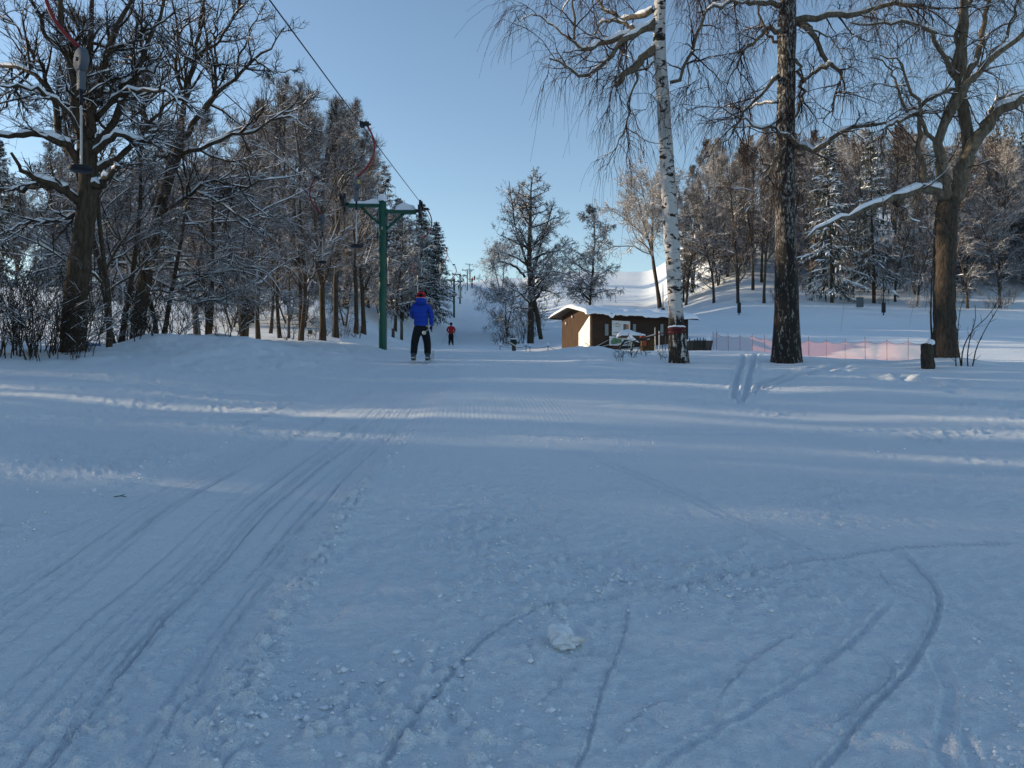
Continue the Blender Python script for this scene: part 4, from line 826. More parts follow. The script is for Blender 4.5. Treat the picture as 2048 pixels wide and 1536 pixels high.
def pylon(label, px, d, hgt=5.05, far=False):
    p = G(px, d); p[2] = hz(p[0], p[1]) - .05; t = thing('lift_pylon', label, 'pylon', tuple(p), R_(2.5), 'green drag lift pylons'); gm = M['far_green_paint' if far else 'green_paint']; h = hgt
    z = np.array([-.5, 0, h * .97, h]); obj('post', Geo().tubes(np.stack([z * 0, z * 0, z], 1), np.array([.127, .127, .127, .127]), 20, True).mesh('post'), gm, t)
    for zz, rr_, hh in ((1.12, .133, .02), (3.36, .133, .02), (4.0, .140, .10), (4.55, .136, .06)): obj('collar', Geo().lathe([(rr_ - .02, -hh / 2), (rr_, -hh / 2), (rr_, hh / 2), (rr_ - .02, hh / 2)], (0, 0, zz * h / 5.05), 20).mesh('collar', False), gm, t)
    for s_, za in ((-1, h - .16), (1, h - .36)):
        x0, x1 = sorted((s_ * .10, s_ * 1.12)); a = obj('crossarm', Geo().box(x0, x1, -.06, .06, za - .06, za + .06).mesh('crossarm', False), gm, t)
        xf = s_ * .78; b0, b1 = sorted((xf, s_ * 1.14)); obj('flange', Geo().box(b0, b1, -.075, .075, za - .078, za + .078).mesh('flange', False), gm, a)
        ge = Geo(); ge.tubes([(s_ * .11, 0, za - .62), (s_ * .74, 0, za - .04)], np.array([.045, .045]), 4); obj('brace', ge.mesh('brace', False), gm, t)
        sheaves(t, s_ * 1.27, za + .06)
        sl = snow_cap(*sorted((s_ * (.08 if s_ < 0 else .42), s_ * 1.10)), -.085, .085, za + (.06 if s_ < 0 else .06), (lambda U: .13 + .05 * np.cos(U * 7)) if s_ < 0 else (lambda U: .16 + .06 * np.sin(U * 3)), 3 + s_)
        obj('snow_cover', sl.mesh('arm_snow'), M['snow'], a)
    obj('snow_cover', Geo().lathe([(.15, h - .02), (.165, h + .06), (.15, h + .15), (.10, h + .21), (0.001, h + .235)], (0, 0, 0), 14, None, .008).mesh('post_snow'), M['snow'], t)
    obj('conduit', Geo().tubes([(.145, -.03, -.2), (.15, -.03, 1.9), (.145, -.03, 3.2), (.14, -.02, 4.2)], np.full(4, .010), 6).mesh('conduit'), M['dark_steel'], t)
    obj('ladder_bolt', Geo().box(-.02, .02, -.16, -.12, 4.05, 4.15).mesh('ladder_bolt', False), M['galvanised'], t)
    return p, h
PY = [(765, 27, 5.05, 'large green lift pylon with snow on its arms, nearest the camera'), (908, 112, 5.3, 'second green pylon up the lift line'), (920, 140, 5.2, 'third green pylon, just right of the second'), (934.5, 215, 5.2, 'fourth pylon, rightmost below the crest'),
      (938.5, 290, 6.2, 'tallest-looking pylon standing on the crest against the sky'), (941, 312, 6.8, 'middle pylon beyond the crest, lower crossarm'), (942.5, 340, 6.4, 'farthest pylon, only its top showing over the crest')]
tops = [pylon(lb, px, d, h, d > 200) for px, d, h, lb in PY]
def rope(side, za, label):
    pts = [(-4.39 + side * 1.27 + .02 * 45, -18, 5.0)]
    seq = [np.array([p[0] + side * 1.34, p[1], p[2] + h + za + .24]) for p, h in tops]
    a = np.array([seq[0][0] + (.1 if side > 0 else 1.75), -18, seq[0][2] - .067 * 45]); out = [a]
    for b in seq:
        n = 14 if b[1] - a[1] > 20 else 5
        for k in range(1, n + 1):
            t = k / n; q_ = a + (b - a) * t; q_[2] -= 4 * t * (1 - t) * (b[1] - a[1]) * .004; out.append(q_)
        a = b
    out = np.array(out); o = obj('haul_rope', Geo().tubes(out, np.full(len(out), .011), 6).mesh('haul_rope'), M['dark_steel']); tag(o, label, 'cable', 'haul rope of the drag lift'); return out
rl = rope(-1, -.16, 'left strand of steel haul rope running down past the left trees'); rg = rope(1, -.36, 'right strand of steel haul rope crossing the open sky')
def on_rope(rp, d): return np.array([np.interp(d, rp[:, 1], rp[:, k]) for k in range(3)])
def hanger(rp, d, label, rotz=0, drop=0, far=False):
    p = on_rope(rp, d); t = thing('tow_hanger', label, 'tow hanger', tuple(p), rotz, 'platter tow hangers'); k = 1.0 if not far else 1.3
    ge = Geo(); ge.box(-.02, .05, -.10, .10, -.045, .035); ge.box(.05, .15, -.035, .035, -.03, .05); ge.tubes([(.10, 0, .0), (.19, 0, .0)], np.array([.02, .02]), 6, True); obj('rope_clamp', ge.mesh('rope_clamp', False), M['dark_steel'], t)
    a, r = fork([(.10, 0, 0), (.20, 0, -.16), (.27, 0, -.40), (.25, 0, -.62), (.14, 0, -.84), (-.02, 0, -1.0), (-.08, 0, -1.05)], .019 * k, .024 * k, 18); obj('curved_arm', Geo().tubes(a, r, 8, True).mesh('curved_arm'), M['red_paint'], t)
    rl_ = obj('reel_housing', Geo().lathe([(0, -.045), (.115, -.045), (.14, -.03), (.14, .03), (.115, .045), (0, .045)], (0, 0, 0), 20, Matrix.Rotation(R_(90), 4, 'Y')).mesh('reel_housing'), M['grey_plastic'], t, (-.10, 0, -1.20)); rl_.rotation_euler = (0, 0, .5)
    obj('reel_neck', Geo().box(-.035, .035, -.04, .04, -.34, -.06).mesh('reel_neck', False), M['grey_plastic'], rl_); obj('sticker', Geo().box(-.03, .03, -.146, -.135, -.02, .06).mesh('sticker', False), M['yellow_sticker'], rl_); obj('reel_hub', Geo().lathe([(0, -.058), (.025, -.058), (.025, .058), (0, .058)], (0, 0, 0), 10, Matrix.Rotation(R_(90), 4, 'Y')).mesh('reel_hub'), M['dark_steel'], rl_)
    obj('grip_sleeve', Geo().tubes([(-.10, 0, -1.55), (-.10, 0, -1.72)], np.array([.02, .02]), 8, True).mesh('grip_sleeve'), M['black_rubber'], t)
    obj('rod', Geo().tubes([(-.10, 0, -1.70), (-.10, 0, -2.42 - drop)], np.array([.013, .013]) * k, 8).mesh('rod'), M['galvanised'], t)
    pl = Geo().lathe([(0, -.035), (.05, -.04), (.115, -.03), (.135, 0), (.115, .02), (.03, .035), (0, .04)], (-.10, 0, -2.44 - drop), 18); o = obj('platter', pl.mesh('platter'), M['black_rubber'], t)
    ge = Geo()
    for q_ in range(6): ge.tubes([(-.10 + .03 * math.cos(q_ * 1.047), .03 * math.sin(q_ * 1.047), -2.405 - drop), (-.10 + .12 * math.cos(q_ * 1.047), .12 * math.sin(q_ * 1.047), -2.424 - drop)], np.array([.008, .006]), 4)
    obj('rib', ge.mesh('platter_ribs'), M['black_rubber'], o)
hanger(rl, 9.1, 'nearest platter tow hanger with grey reel and red arm, top left', R_(200)); hanger(rg, 16.0, 'platter tow hanger hanging clear above the pylon arm', 0)
hanger(rl, 23.0, 'tow hanger seen against the trees left of the pylon', R_(180)); hanger(rg, 28.2, 'tow hanger just beyond the right end of the pylon arm', R_(10)); hanger(rg, 43, 'tow hanger hanging before the dark spruces', 0)
for i, (rp, d) in enumerate(((rl, 40), (rl, 60), (rg, 62), (rl, 84), (rg, 86), (rg, 104), (rl, 118), (rg, 126), (rl, 150), (rg, 165))):
    hanger(rp, d, '%s tow hanger up the slope on the %s rope, counting uphill beyond the spruces' % (('first', 'second', 'third', 'fourth', 'fifth')[[0, 1, 0, 2, 1, 2, 3, 3, 4, 4][i]], 'left' if rp is rl else 'right'), 0 if rp is rg else R_(180), far=True)

# ------------------------------------------------------------------ cabin
CR = math.atan2(.488, .872); cp = np.array([5.15, 52.0, 0]); cp[2] = hz(5.15, 52.0) - .05
cab = thing('cabin', 'low brown timber cabin with thick snow on its roof and sunlit gable', 'cabin', tuple(cp), CR); WL, WD, WH, RZ = 8.3, 3.5, 2.15, .42
EV = EYE + .0893 * 52 - cp[2]; WH = EV
gab = [(0, -.6), (WD, -.6), (WD, WH), (WD / 2, WH + RZ), (0, WH)]
obj('wall', Geo().box(.10, WL - .10, 0, .1, -.6, WH).mesh('wall_front', False), M['timber_wall'], cab); obj('wall', Geo().box(.10, WL - .10, WD - .1, WD, -.6, WH).mesh('wall_back', False), M['timber_wall'], cab)
for x0, nm in ((0, 'timber_gable'), (WL - .1, 'timber_wall')): obj('gable_wall', Geo().prism(gab, x0, x0 + .1, lambda a, b, d: (d, a, b)).mesh('gable_wall', False), M[nm], cab)
def slope(y0, y1, z0, z1, th_): return [(y0, z0), (y1, z1), (y1, z1 + th_), (y0, z0 + th_)]
sl_ = RZ / (WD / 2); ov = .5
for nm, a in (('front', slope(-ov, WD / 2, WH - ov * sl_ + .01, WH + RZ + .01, .09)), ('back', slope(WD / 2, WD + ov, WH + RZ + .01, WH - ov * sl_ + .01, .09))):
    rf = obj('roof', Geo().prism(a, -.65, WL + .5, lambda p_, q_, d: (d, p_, q_)).mesh('roof_' + nm, False), M['old_wood'], cab)
    e = a[0] if nm == 'front' else a[1]; obj('fascia', Geo().box(-.66, WL + .51, e[0] - .03, e[0] + .005 if nm == 'front' else e[0] + .03, e[1] - .06, e[1] + .07).mesh('fascia', False), M['timber_wall'], rf)
g = np.random.default_rng(9); nx_, ny_ = 90, 30; U, W = np.meshgrid(np.linspace(0, 1, nx_), np.linspace(0, 1, ny_), indexing='ij')
xs = -.72 + (WL + 1.3) * U; ys = -ov - .10 + (WD + 2 * ov + .2) * W; rz_ = WH + RZ - sl_ * np.sqrt((ys - WD / 2) ** 2 + .015) + .13
edge = np.clip(1 - (2 * W - 1) ** 10, 0, 1) ** .5 * np.clip(1 - (2 * U - 1) ** 40, 0, 1) ** .5
topz = rz_ - .02 + (.19 + .10 * fbm(xs / 1.1, ys / .9, 3)) * edge; front = W < .06
droop = np.where(front, .10 * np.abs(fbm(xs / .6, ys * 0, 3)) * 2 + .20 * np.exp(-((xs - 1.25) / .16) ** 2), 0); topz -= droop * .4; bot = rz_ - .06 - droop
Vt = np.stack([xs, ys, topz], -1).reshape(-1, 3); Vb = np.stack([xs, ys, bot], -1).reshape(-1, 3); n = nx_ * ny_; idx = np.arange(n).reshape(nx_, ny_); Q = np.stack([idx[:-1, :-1], idx[1:, :-1], idx[1:, 1:], idx[:-1, 1:]], -1).reshape(-1, 4)
rim = list(idx[:, 0]) + list(idx[-1, 1:]) + list(idx[-2::-1, -1]) + list(idx[0, -2:0:-1]); k_ = len(rim); S = [(rim[i], rim[(i + 1) % k_], rim[(i + 1) % k_] + n, rim[i] + n)[::-1] for i in range(k_)]
obj('snow_cover', Geo().add(np.concatenate([Vt, Vb]), np.concatenate([Q, Q[:, ::-1] + n, S])).mesh('roof_snow'), M['snow'], cab)
def ux(px): k = (px - 1024) / FOC; return (52 * k - 5.15) / (.872 - .488 * k)
def uz(px, py): return EYE + (768 - py) / FOC * (52 + .488 * ux(px)) - cp[2]
for a, b in ((1209, 1216), (1265, 1271), (1320, 1326)):
    z0, z1 = uz(a, 671), uz(a, 648); wn = obj('window', Geo().box(ux(a) - .04, ux(b) + .04, -.035, .02, z0 - .04, z1 + .04).mesh('window', False), M['timber_wall'], cab); obj('pane', Geo().box(ux(a), ux(b), -.045, -.03, z0, z1).mesh('pane', False), M['window_glass'], wn)
# white leaning panel on the gable
obj('white_panel', Geo().prism([(.06, -.3), (1.35, -.3), (1.35, 1.35), (.06, WH - .15)], -.06, -.012, lambda a, b, d: (d, a, b)).mesh('white_panel', False), M['white_paint'], cab)
obj('corner_post', Geo().box(-.02, .10, -.03, .06, -.6, WH - .02).mesh('corner_post', False), M['wood_brown'], cab); obj('panel_trim', Geo().tubes([(-.07, 1.36, 1.35), (-.07, .06, WH - .12)], np.array([.03, .03]), 4).mesh('panel_trim', False), M['wood_brown'], cab)
for yy, zz in ((2.1, WH - .1), (2.9, WH - .5)): obj('bracket', Geo().box(-.10, -.0, yy - .03, yy + .03, zz - .08, zz + .08).mesh('bracket', False), M['white_paint'], cab)
def sign(name, label, px0, px1, py0, py1, y=-.06):
    x0, x1 = ux(px0), ux(px1); z0, z1 = uz(px0, py1), uz(px0, py0); Mx = Matrix.Translation(cp) @ Matrix.Rotation(CR, 4, 'Z'); o = Mx @ Vector((x0, y, z0))
    t = thing(name, label, 'sign', tuple(o), CR); obj('panel', Geo().box(0, x1 - x0, 0, .03, 0, z1 - z0).mesh('panel', False), M['white_board'], t)
    for q_ in (.2, .8): obj('mount', Geo().box((x1 - x0) * q_ - .03, (x1 - x0) * q_ + .03, .031, .065, .1, z1 - z0 - .1).mesh('mount', False), M['dark_steel'], t)
    return t, x1 - x0, z1 - z0
def text(t, s_, x, z, size, m_, y=-.004):
    c_ = bpy.data.curves.new('text', 'FONT'); c_.body = s_; c_.size = size; c_.extrude = .001; c_.align_x = 'CENTER'; o = bpy.data.objects.new('tmp', c_); COL.objects.link(o); dg = bpy.context.evaluated_depsgraph_get()
    me = bpy.data.meshes.new_from_object(o.evaluated_get(dg)); bpy.data.objects.remove(o); me.transform(Matrix.Rotation(R_(90), 4, 'X')); o = obj('lettering', me, None, t, (x, y, z)); me.materials.clear(); me.materials.append(M[m_]); return o
def flat(t, name, m_, x0, x1, z0, z1, y=-.004): return obj(name, Geo().box(x0, x1, y, -.0005, z0, z1).mesh(name, False), M[m_], t)
t, sw, sh = sign('wall_sign', 'white sign with orange INTERNET lettering and a picture on the cabin wall', 1223, 1259, 641, 671)
text(t, 'INTERNET', sw * .29, sh * .68, sh * .155, 'orange_print')
for x0, x1, z0 in ((.19, .38, .80), (.16, .43, .58), (.07, .40, .19)):      # lines too small to read
    for i in range(5): a = x0 + (x1 - x0) * i / 5; flat(t, 'print_line', 'dark_print', sw * a, sw * (a + (x1 - x0) / 5 * .7), sh * z0, sh * (z0 + .045))
flat(t, 'picture', 'photo_print', sw * .62, sw * .79, sh * .24, sh * .80); flat(t, 'picture', 'orange_print', sw * .79, sw * .93, sh * .30, sh * .79, -.005)
flat(t, 'frame_edge', 'white_paint', 0, sw, sh * .985, sh, -.008); flat(t, 'frame_edge', 'white_paint', 0, sw * .012, 0, sh * .985, -.008)
t, sw, sh = sign('wall_sign', 'white board with green drawing below the lettered sign on the cabin wall', 1217, 1266, 672.5, 691, -.10)
ge = Geo().prism([(.05, .25), (.09, .45), (.06, .55), (.10, .62), (.12, .80), (.22, .86), (.30, .78), (.52, .78), (.48, .62), (.52, .50), (.46, .30), (.30, .22), (.18, .12), (.10, .12)], -.004, -.001, lambda a, b, d: (a * sw, d, b * sh)); obj('drawing', ge.mesh('drawing', False), M['green_print'], t)
for i in range(5): flat(t, 'print_line', 'dark_print', sw * (.62 + .065 * i), sw * (.665 + .065 * i), sh * .18, sh * .26)
flat(t, 'print_mark', 'dark_print', sw * .66, sw * .74, sh * .48, sh * .58)
for i, (z_, zz) in enumerate(((.55, .25), (.25, .08))):
    Mx = Matrix.Translation(cp) @ Matrix.Rotation(CR, 4, 'Z'); a = Mx @ Vector((.05, -.12 - .1 * i, z_ * .2 + .1)); b = Mx @ Vector((1.35, -.10 - .1 * i, z_ + .25)); o = obj('long_pole', Geo().tubes([a, b], np.array([.025, .025]), 6, True).mesh('long_pole'), M['galvanised']); tag(o, ('upper', 'lower')[i] + ' of two pale poles leaning along the cabin wall', 'pole', 'poles by the cabin wall')

# ------------------------------------------------------------------ things before the cabin
def gz(px, d): p = G(px, d); p[2] = hz(p[0], p[1]); return p
def loc_(p0, d): return lambda a, b, dy=0: P(a, b, d + dy) - p0
D = 32.0; p0 = gz(1237, D); f = loc_(p0, D); t = thing('pipe_stand', 'dark green bent pipe stand carrying a heap of snow, before the cabin', 'pipe stand', tuple(p0))
a, r = fork([f(1236, 712), f(1240, 698), f(1245, 685), f(1254, 679), (f(1270, 678)), f(1292, 678, .3)], .045, .045, 20); obj('bent_pipe', Geo().tubes(a, r, 10, True).mesh('bent_pipe'), M['dark_green'], t)
a, r = fork([f(1262, 712, 1.2), f(1264, 690, 1.2), f(1270, 680, 1.2), f(1292, 679, 1.1)], .045, .045, 16); obj('bent_pipe', Geo().tubes(a, r, 10, True).mesh('bent_pipe_b'), M['dark_green'], t)
o_ = f(1243, 673); bd = obj('board', Geo().box(o_[0], o_[0] + .75, -.05, 1.2, o_[2], o_[2] + .05).mesh('board', False), M['wood_brown'], t)
obj('snow_cover', snow_cap(o_[0] - .06, o_[0] + .84, -.12, 1.25, o_[2] + .05, lambda U: .19 + .05 * np.sin(U * 5), 4, 22, 14).mesh('board_snow'), M['snow'], bd)
dr = Geo(); A0 = f(1260, 668, -.15)
for j, (q1, q2) in enumerate((((1253, 680), (1262, 679)), ((1262, 679), (1279, 685)))):
    c1, c2 = f(*q1, -.16), f(*q2, -.16); dr.add([A0, c1, c2, A0 + (0, .12, .02), c1 + (0, .14, 0), c2 + (0, .14, 0)], [(0, 1, 4, 3), (1, 2, 5, 4), (2, 0, 3, 5)], [(0, 2, 1), (3, 4, 5)])
obj('snow_drape', dr.mesh('snow_drape'), M['snow'], bd)
D = 33.5; p0 = gz(1297, D); f = loc_(p0, D); t = thing('timber_box', 'brown plank box right of the bent pipe stand', 'box', tuple(p0)); a, b = f(1284, 699), f(1309, 676)
for i in range(5):
    x0 = a[0] + (b[0] - a[0]) * i / 5; obj('plank', Geo().box(x0 + .004, x0 + (b[0] - a[0]) / 5 - .004, -.02, .02 + .006 * (i % 2), -.3, b[2] - .03 * (i % 3)).mesh('plank', False), M['wood_brown'], t)
obj('side', Geo().box(a[0] + .01, b[0] - .01, .04, .5, -.3, b[2] - .1).mesh('box_side', False), M['wood_brown'], t); obj('snow_cover', snow_cap(a[0] + .1, b[0], .0, .5, b[2] - .09, .06, 8).mesh('box_snow'), M['snow'], t)
c_ = P(1285.5, 675, D - .25); t = thing('orange_barrier', 'orange reel head with a white arm pointing right, on the plank box', 'barrier', tuple(c_))
obj('head', Geo().lathe([(0, -.06), (.10, -.06), (.13, -.03), (.13, .03), (.10, .06), (0, .06)], (0, 0, 0), 16, Matrix.Rotation(R_(90), 4, 'X')).mesh('barrier_head'), M['orange_plastic'], t); obj('fork', Geo().box(.02, .14, -.05, .05, -.34, -.06).mesh('barrier_fork', False), M['orange_plastic'], t)
obj('arm', Geo().tubes([(.06, -.02, .0), (.48, -.02, .13), (.50, -.02, .136)], np.array([.028, .024, .04]), 10, True).mesh('barrier_arm'), M['white_paint'], t); obj('snow_cover', Geo().lathe([(.13, .08), (.11, .12), (.05, .15), (.001, .155)], (0, 0, 0), 12).mesh('barrier_snow'), M['snow'], t)
for i, (px, y0, y1, d, rr_) in enumerate(((1311, 655, 700, 36, .022), (1318.5, 662, 700, 35, .028))):
    p0 = gz(px, d); top = P(px - (1 if i == 0 else 0), y0, d) - p0; ge = Geo(); ge.tubes([(0, 0, -.2), tuple(top)], np.array([rr_, rr_]), 8, True); o = obj('steel_post', ge.mesh('steel_post'), M['galvanised'], None, tuple(p0)); tag(o, ('tall thin', 'shorter thick')[i] + ' grey steel post between the plank box and the white birch', 'post', 'steel posts beside the cabin')
p0 = gz(1330, 35); f = loc_(p0, 35); t = thing('pipe_railing', 'thin pipe railing left of the white birch foot', 'railing', tuple(p0))
for px in (1325, 1331, 1337): a = f(px, 672); obj('baluster', Geo().tubes([(a[0], 0, -.3), (a[0], 0, a[2])], np.array([.014, .014]), 6).mesh('baluster'), M['dark_steel'], t)
for py in (682,): a, b = f(1312, py), f(1342, py); obj('rail', Geo().tubes([tuple(a), tuple(b)], np.array([.014, .014]), 6).mesh('rail'), M['dark_steel'], t)
# strap on the birch
p0 = P(1353.5, 661, D1); t = thing('tree_strap', 'dark red strap wound round the white birch trunk', 'strap', tuple(p0))
for dz in (-.055, .04): obj('band', Geo().lathe([(.20, -.038), (.232, -.038), (.236, .0), (.232, .038), (.20, .038)], (0, 0, dz), 24).mesh('band'), M['strap_red'], t)
obj('snow_cover', Geo().lathe([(.19, .08), (.235, .08), (.228, .115), (.19, .14)], (0, 0, 0), 24, None, .006).mesh('strap_snow'), M['snow'], t)
obj('tail_rope', Geo().tubes(fork([(-.2, 0, -.02), (-.5, .6, -.10), (-1.0, 3, -.2), (-1.2, 8, -.3), (-1.3, 13.0, .35)], 1, 1, 14)[0], np.full(14, .014), 5).mesh('tail_rope'), M['strap_red'], t)
# crate with stakes by the net
D = 44.0; p0 = gz(1402, D); f = loc_(p0, D); t = thing('trough_crate', 'weathered snow-filled wooden crate with upright stakes, left end of the red netting', 'crate', tuple(p0)); zt = f(1402, 681)[2]
ge = Geo().prism([(f(1380, 0)[0], 0), (f(1419, 0)[0], 0), (f(1426, 0)[0], zt), (f(1378, 0)[0], zt)], 0, .9, lambda a, b, d: (a, d, b - (.3 if b == 0 else 0))); obj('body', ge.mesh('crate_body', False), M['old_wood'], t)
obj('snow_cover', snow_cap(f(1378, 0)[0], f(1424, 0)[0], .02, .9, zt, lambda U: .12 + .12 * U, 12, 20, 10).mesh('crate_snow'), M['snow'], t)
for px in (1379, 1389, 1394.5, 1400, 1406.5, 1410): a = f(px, 678 - (px % 3)); obj('stake', Geo().box(a[0] - .02, a[0] + .02, -.06, -.02, -.3, a[2]).mesh('stake', False), M['dark_steel'], t)
# netting
px_ = [1426, 1433, 1457, 1480, 1505, 1530, 1556, 1586, 1618, 1653, 1690, 1731, 1774, 1816, 1862, 1906]; fp = []
for i, px in enumerate(px_): d = 52 - 13 * (px - 1426) / 480; p = gz(px, d); fp.append(p)
p0 = fp[0]; t = thing('safety_netting', 'translucent orange-red safety netting on thin posts across the lower field', 'netting', tuple(p0))
for i, p in enumerate(fp): hh = 1.12 + .06 * (i % 3); obj('post', Geo().tubes([(0, 0, -.3), (.03 * math.sin(i * 2.1), .02, hh)], np.array([.011, .011]), 6).mesh('net_post'), M['strap_red'], t, tuple(p - p0))
for i in range(len(fp) - 1):
    a, b = fp[i] - p0, fp[i + 1] - p0; u = np.linspace(0, 1, 9); v_ = np.linspace(0, 1, 6); U, W = np.meshgrid(u, v_, indexing='ij'); base = a + (b - a) * U[..., None]; sag = .14 * 4 * U * (1 - U); base[..., 2] += W * (1.06 - sag) - .05; base[..., 1] += .05 * np.sin(U * 3.1 + i) * W
    idx = np.arange(54).reshape(9, 6); obj('net_panel', mesh_np('net_panel', base.reshape(-1, 3), np.stack([idx[:-1, :-1], idx[1:, :-1], idx[1:, 1:], idx[:-1, 1:]], -1).reshape(-1, 4)), M['orange_net'], t)
    obj('top_cord', Geo().tubes(base[:, -1], np.full(9, .008), 4).mesh('top_cord'), M['strap_red'], t)
D = 24.0; p0 = gz(1911, D); t = thing('rolled_netting', 'bright red rolled end of netting behind the forked tree', 'netting roll', tuple(p0)); obj('roll', Geo().tubes([(0, 0, -.15), (.02, 0, .2), (-.03, 0, .48)], np.array([.05, .055, .035]), 10, True).mesh('net_roll'), M['orange_plastic'], t); obj('stake', Geo().tubes([(-.08, 0, -.2), (-.07, 0, .5)], np.array([.014, .014]), 6, True).mesh('roll_stake'), M['dark_steel'], t)
# stump
p0 = gz(1856, 19.6); t = thing('stump', 'short leaning tree stump with a snow patch left of the forked tree', 'stump', tuple(p0)); ge = Geo(); a, r = fork([(0.02, 0, -.25), (0, 0, .1), (-.02, 0, .35), (-.03, 0, .60)], .165, .14, 10); trunk_tube(ge, a, r, 16, 9, .04)
obj('trunk', ge.mesh('stump_trunk'), M['bark_grey'], t); obj('cut_face', Geo().lathe([(.139, .585), (.10, .61), (.001, .625)], (-.03, 0, 0), 16).mesh('cut_face'), M['old_wood'], t); obj('snow_cover', Geo().lathe([(.10, .59), (.09, .66), (.05, .70), (.001, .71)], (.03, -.04, 0), 12, None, .01).mesh('stump_snow'), M['snow'], t)
# small machine, marker posts and rope beside the piste
D = 47.0; p0 = gz(1027, D); f = loc_(p0, D); t = thing('snow_hydrant', 'small dark green hydrant-like machine on a wooden post beside the piste', 'machine', tuple(p0))
obj('wood_post', Geo().tubes([(.02, 0, -.3), (.02, 0, .35)], np.array([.12, .12]), 12, True).mesh('hydrant_post'), M['old_wood'], t)
obj('body', Geo().lathe([(0, .32), (.10, .34), (.22, .45), (.26, .54), (.20, .62), (.16, .66), (0, .66)], (.0, 0, 0), 16).mesh('hydrant_body'), M['dark_green'], t); obj('lid', Geo().box(-.19, .20, -.16, .16, .66, .71).mesh('hydrant_lid', False), M['dark_steel'], t); obj('knob', Geo().tubes([(-.08, 0, .70), (-.08, 0, .86)], np.array([.04, .05]), 8, True).mesh('hydrant_knob'), M['dark_steel'], t)
for s_ in (-1, 1): obj('hook', Geo().tubes(fork([(s_ * .22, 0, .55), (s_ * .30, 0, .58), (s_ * .34, 0, .5), (s_ * .28, 0, .44)], .03, .025, 10)[0], np.full(10, .03), 6).mesh('hydrant_hook'), M['dark_steel'], t)
obj('white_hose', Geo().tubes([(-.26, -.2, .55), (.12, -.25, .32), (.75, -.1, .10)], np.array([.03, .03, .02]), 6).mesh('white_hose'), M['white_paint'], t); obj('snow_cover', snow_cap(-.18, .2, -.15, .15, .71, .07, 5).mesh('hydrant_snow'), M['snow'], t)
mp = []
for i, (px, d, hh) in enumerate(((1000, 46, .42), (1052, 44, .5), (1060, 47, .38), (1096, 44, .52))):
    p0 = gz(px, d); mp.append(p0 + (0, 0, hh * .8)); t = thing('marker_post', 'thin dark stake by the piste, %s from the left' % ('first', 'second', 'third', 'fourth')[i], 'stake', tuple(p0), 0, 'stakes of the low rope fence'); obj('shaft', Geo().tubes([(0, 0, -.25), (0, 0, hh)], np.array([.018, .018]), 6, True).mesh('stake_shaft'), M['dark_steel'], t)
    obj('snow_cover', Geo().lathe([(.03, hh - .03), (.045, hh + .02), (.03, hh + .07), (.001, hh + .09)], (0, 0, 0), 8).mesh('stake_snow'), M['snow'], t)
pts = np.array(mp[:2] + mp[3:] + [gz(1135, 44) + (0, 0, .25), gz(1180, 44) + (0, 0, .2)]); out = []
for a, b in zip(pts[:-1], pts[1:]):
    for u in np.linspace(0, 1, 8)[:-1]: q_ = a + (b - a) * u; q_[2] -= .12 * 4 * u * (1 - u); out.append(q_)
out = np.array(out); tag(obj('fence_rope', Geo().tubes(out, np.full(len(out), .012), 5).mesh('fence_rope'), M['dark_steel']), 'slack dark rope strung between the stakes before the cabin', 'rope')
# lamp, plaque, posts in the wood and on the field
p0 = gz(578, 38); t = thing('path_lamp', 'thin wooden lamp post with pale lamp head among the left trees', 'lamp post', tuple(p0)); obj('pole', Geo().tubes([(0, 0, -.3), (0, 0, 3.25)], np.array([.06, .045]), 8, True).mesh('lamp_pole'), M['old_wood'], t); obj('lamp_head', Geo().lathe([(0, 3.22), (.05, 3.24), (.09, 3.38), (.07, 3.52), (0, 3.56)], (0, 0, 0), 12).mesh('lamp_head'), M['lamp_glass'], t)
p0 = gz(620, 37); t = thing('plaque', 'small brown plaque on a stick under the left trees', 'plaque', tuple(p0)); obj('stick', Geo().tubes([(-.08, 0, -.2), (-.08, 0, .5)], np.array([.012, .012]), 6).mesh('plaque_stick'), M['dark_steel'], t); obj('board', Geo().box(-.09, .12, -.02, .0, .28, .46).mesh('plaque_board', False), M['old_wood'], t)
for i, (px, d, h_, lb) in enumerate(((1478, 80, 3.9, 'dark field pole left of the thick dark birch'), (1767, 80, 3.9, 'dark field pole before the snowy spruces'), (1326, 96, 4.0, 'thin pole with a dark box beside the white-frosted tree'))):
    p0 = gz(px, d); t = thing('field_pole', lb, 'pole', tuple(p0)); obj('pole', Geo().tubes([(0, 0, -.3), (0, 0, h_)], np.array([.06, .04]), 6, True).mesh('field_pole'), M['dark_steel'], t)
    bx = Geo(); bx.box(-.14, .16, -.14, .14, *((.0, 1.0) if i < 2 else (.2, .55))); 
    if i == 2: bx.box(-.2, .2, -.16, .16, .62, .95)
    obj('box', bx.mesh('pole_box', False), M['black_rubber'], t)
p0 = gz(1720, 84); tag(obj('cable_box', Geo().box(-.3, .3, -.2, .2, -.2, .75).box(-.33, .33, -.23, .23, .76, .82).mesh('cable_box', False), M['grey_plastic'], None, tuple(p0)), 'small grey cabinet standing in the snow below the snowy spruces', 'cabinet')
for i, (px, d, h_) in enumerate(((803, 62, 1.4), (786, 60, .55))): p0 = gz(px, d); tag(obj('wooden_post', Geo().tubes([(0, 0, -.3), (0.02, 0, h_ * .5), (0, 0, h_)], np.array([.13, .12, .11]), 8, True).mesh('wooden_post'), M['old_wood'], None, tuple(p0)), ('thick', 'short thin')[i] + ' wooden post in the snow right of the first pylon', 'post')
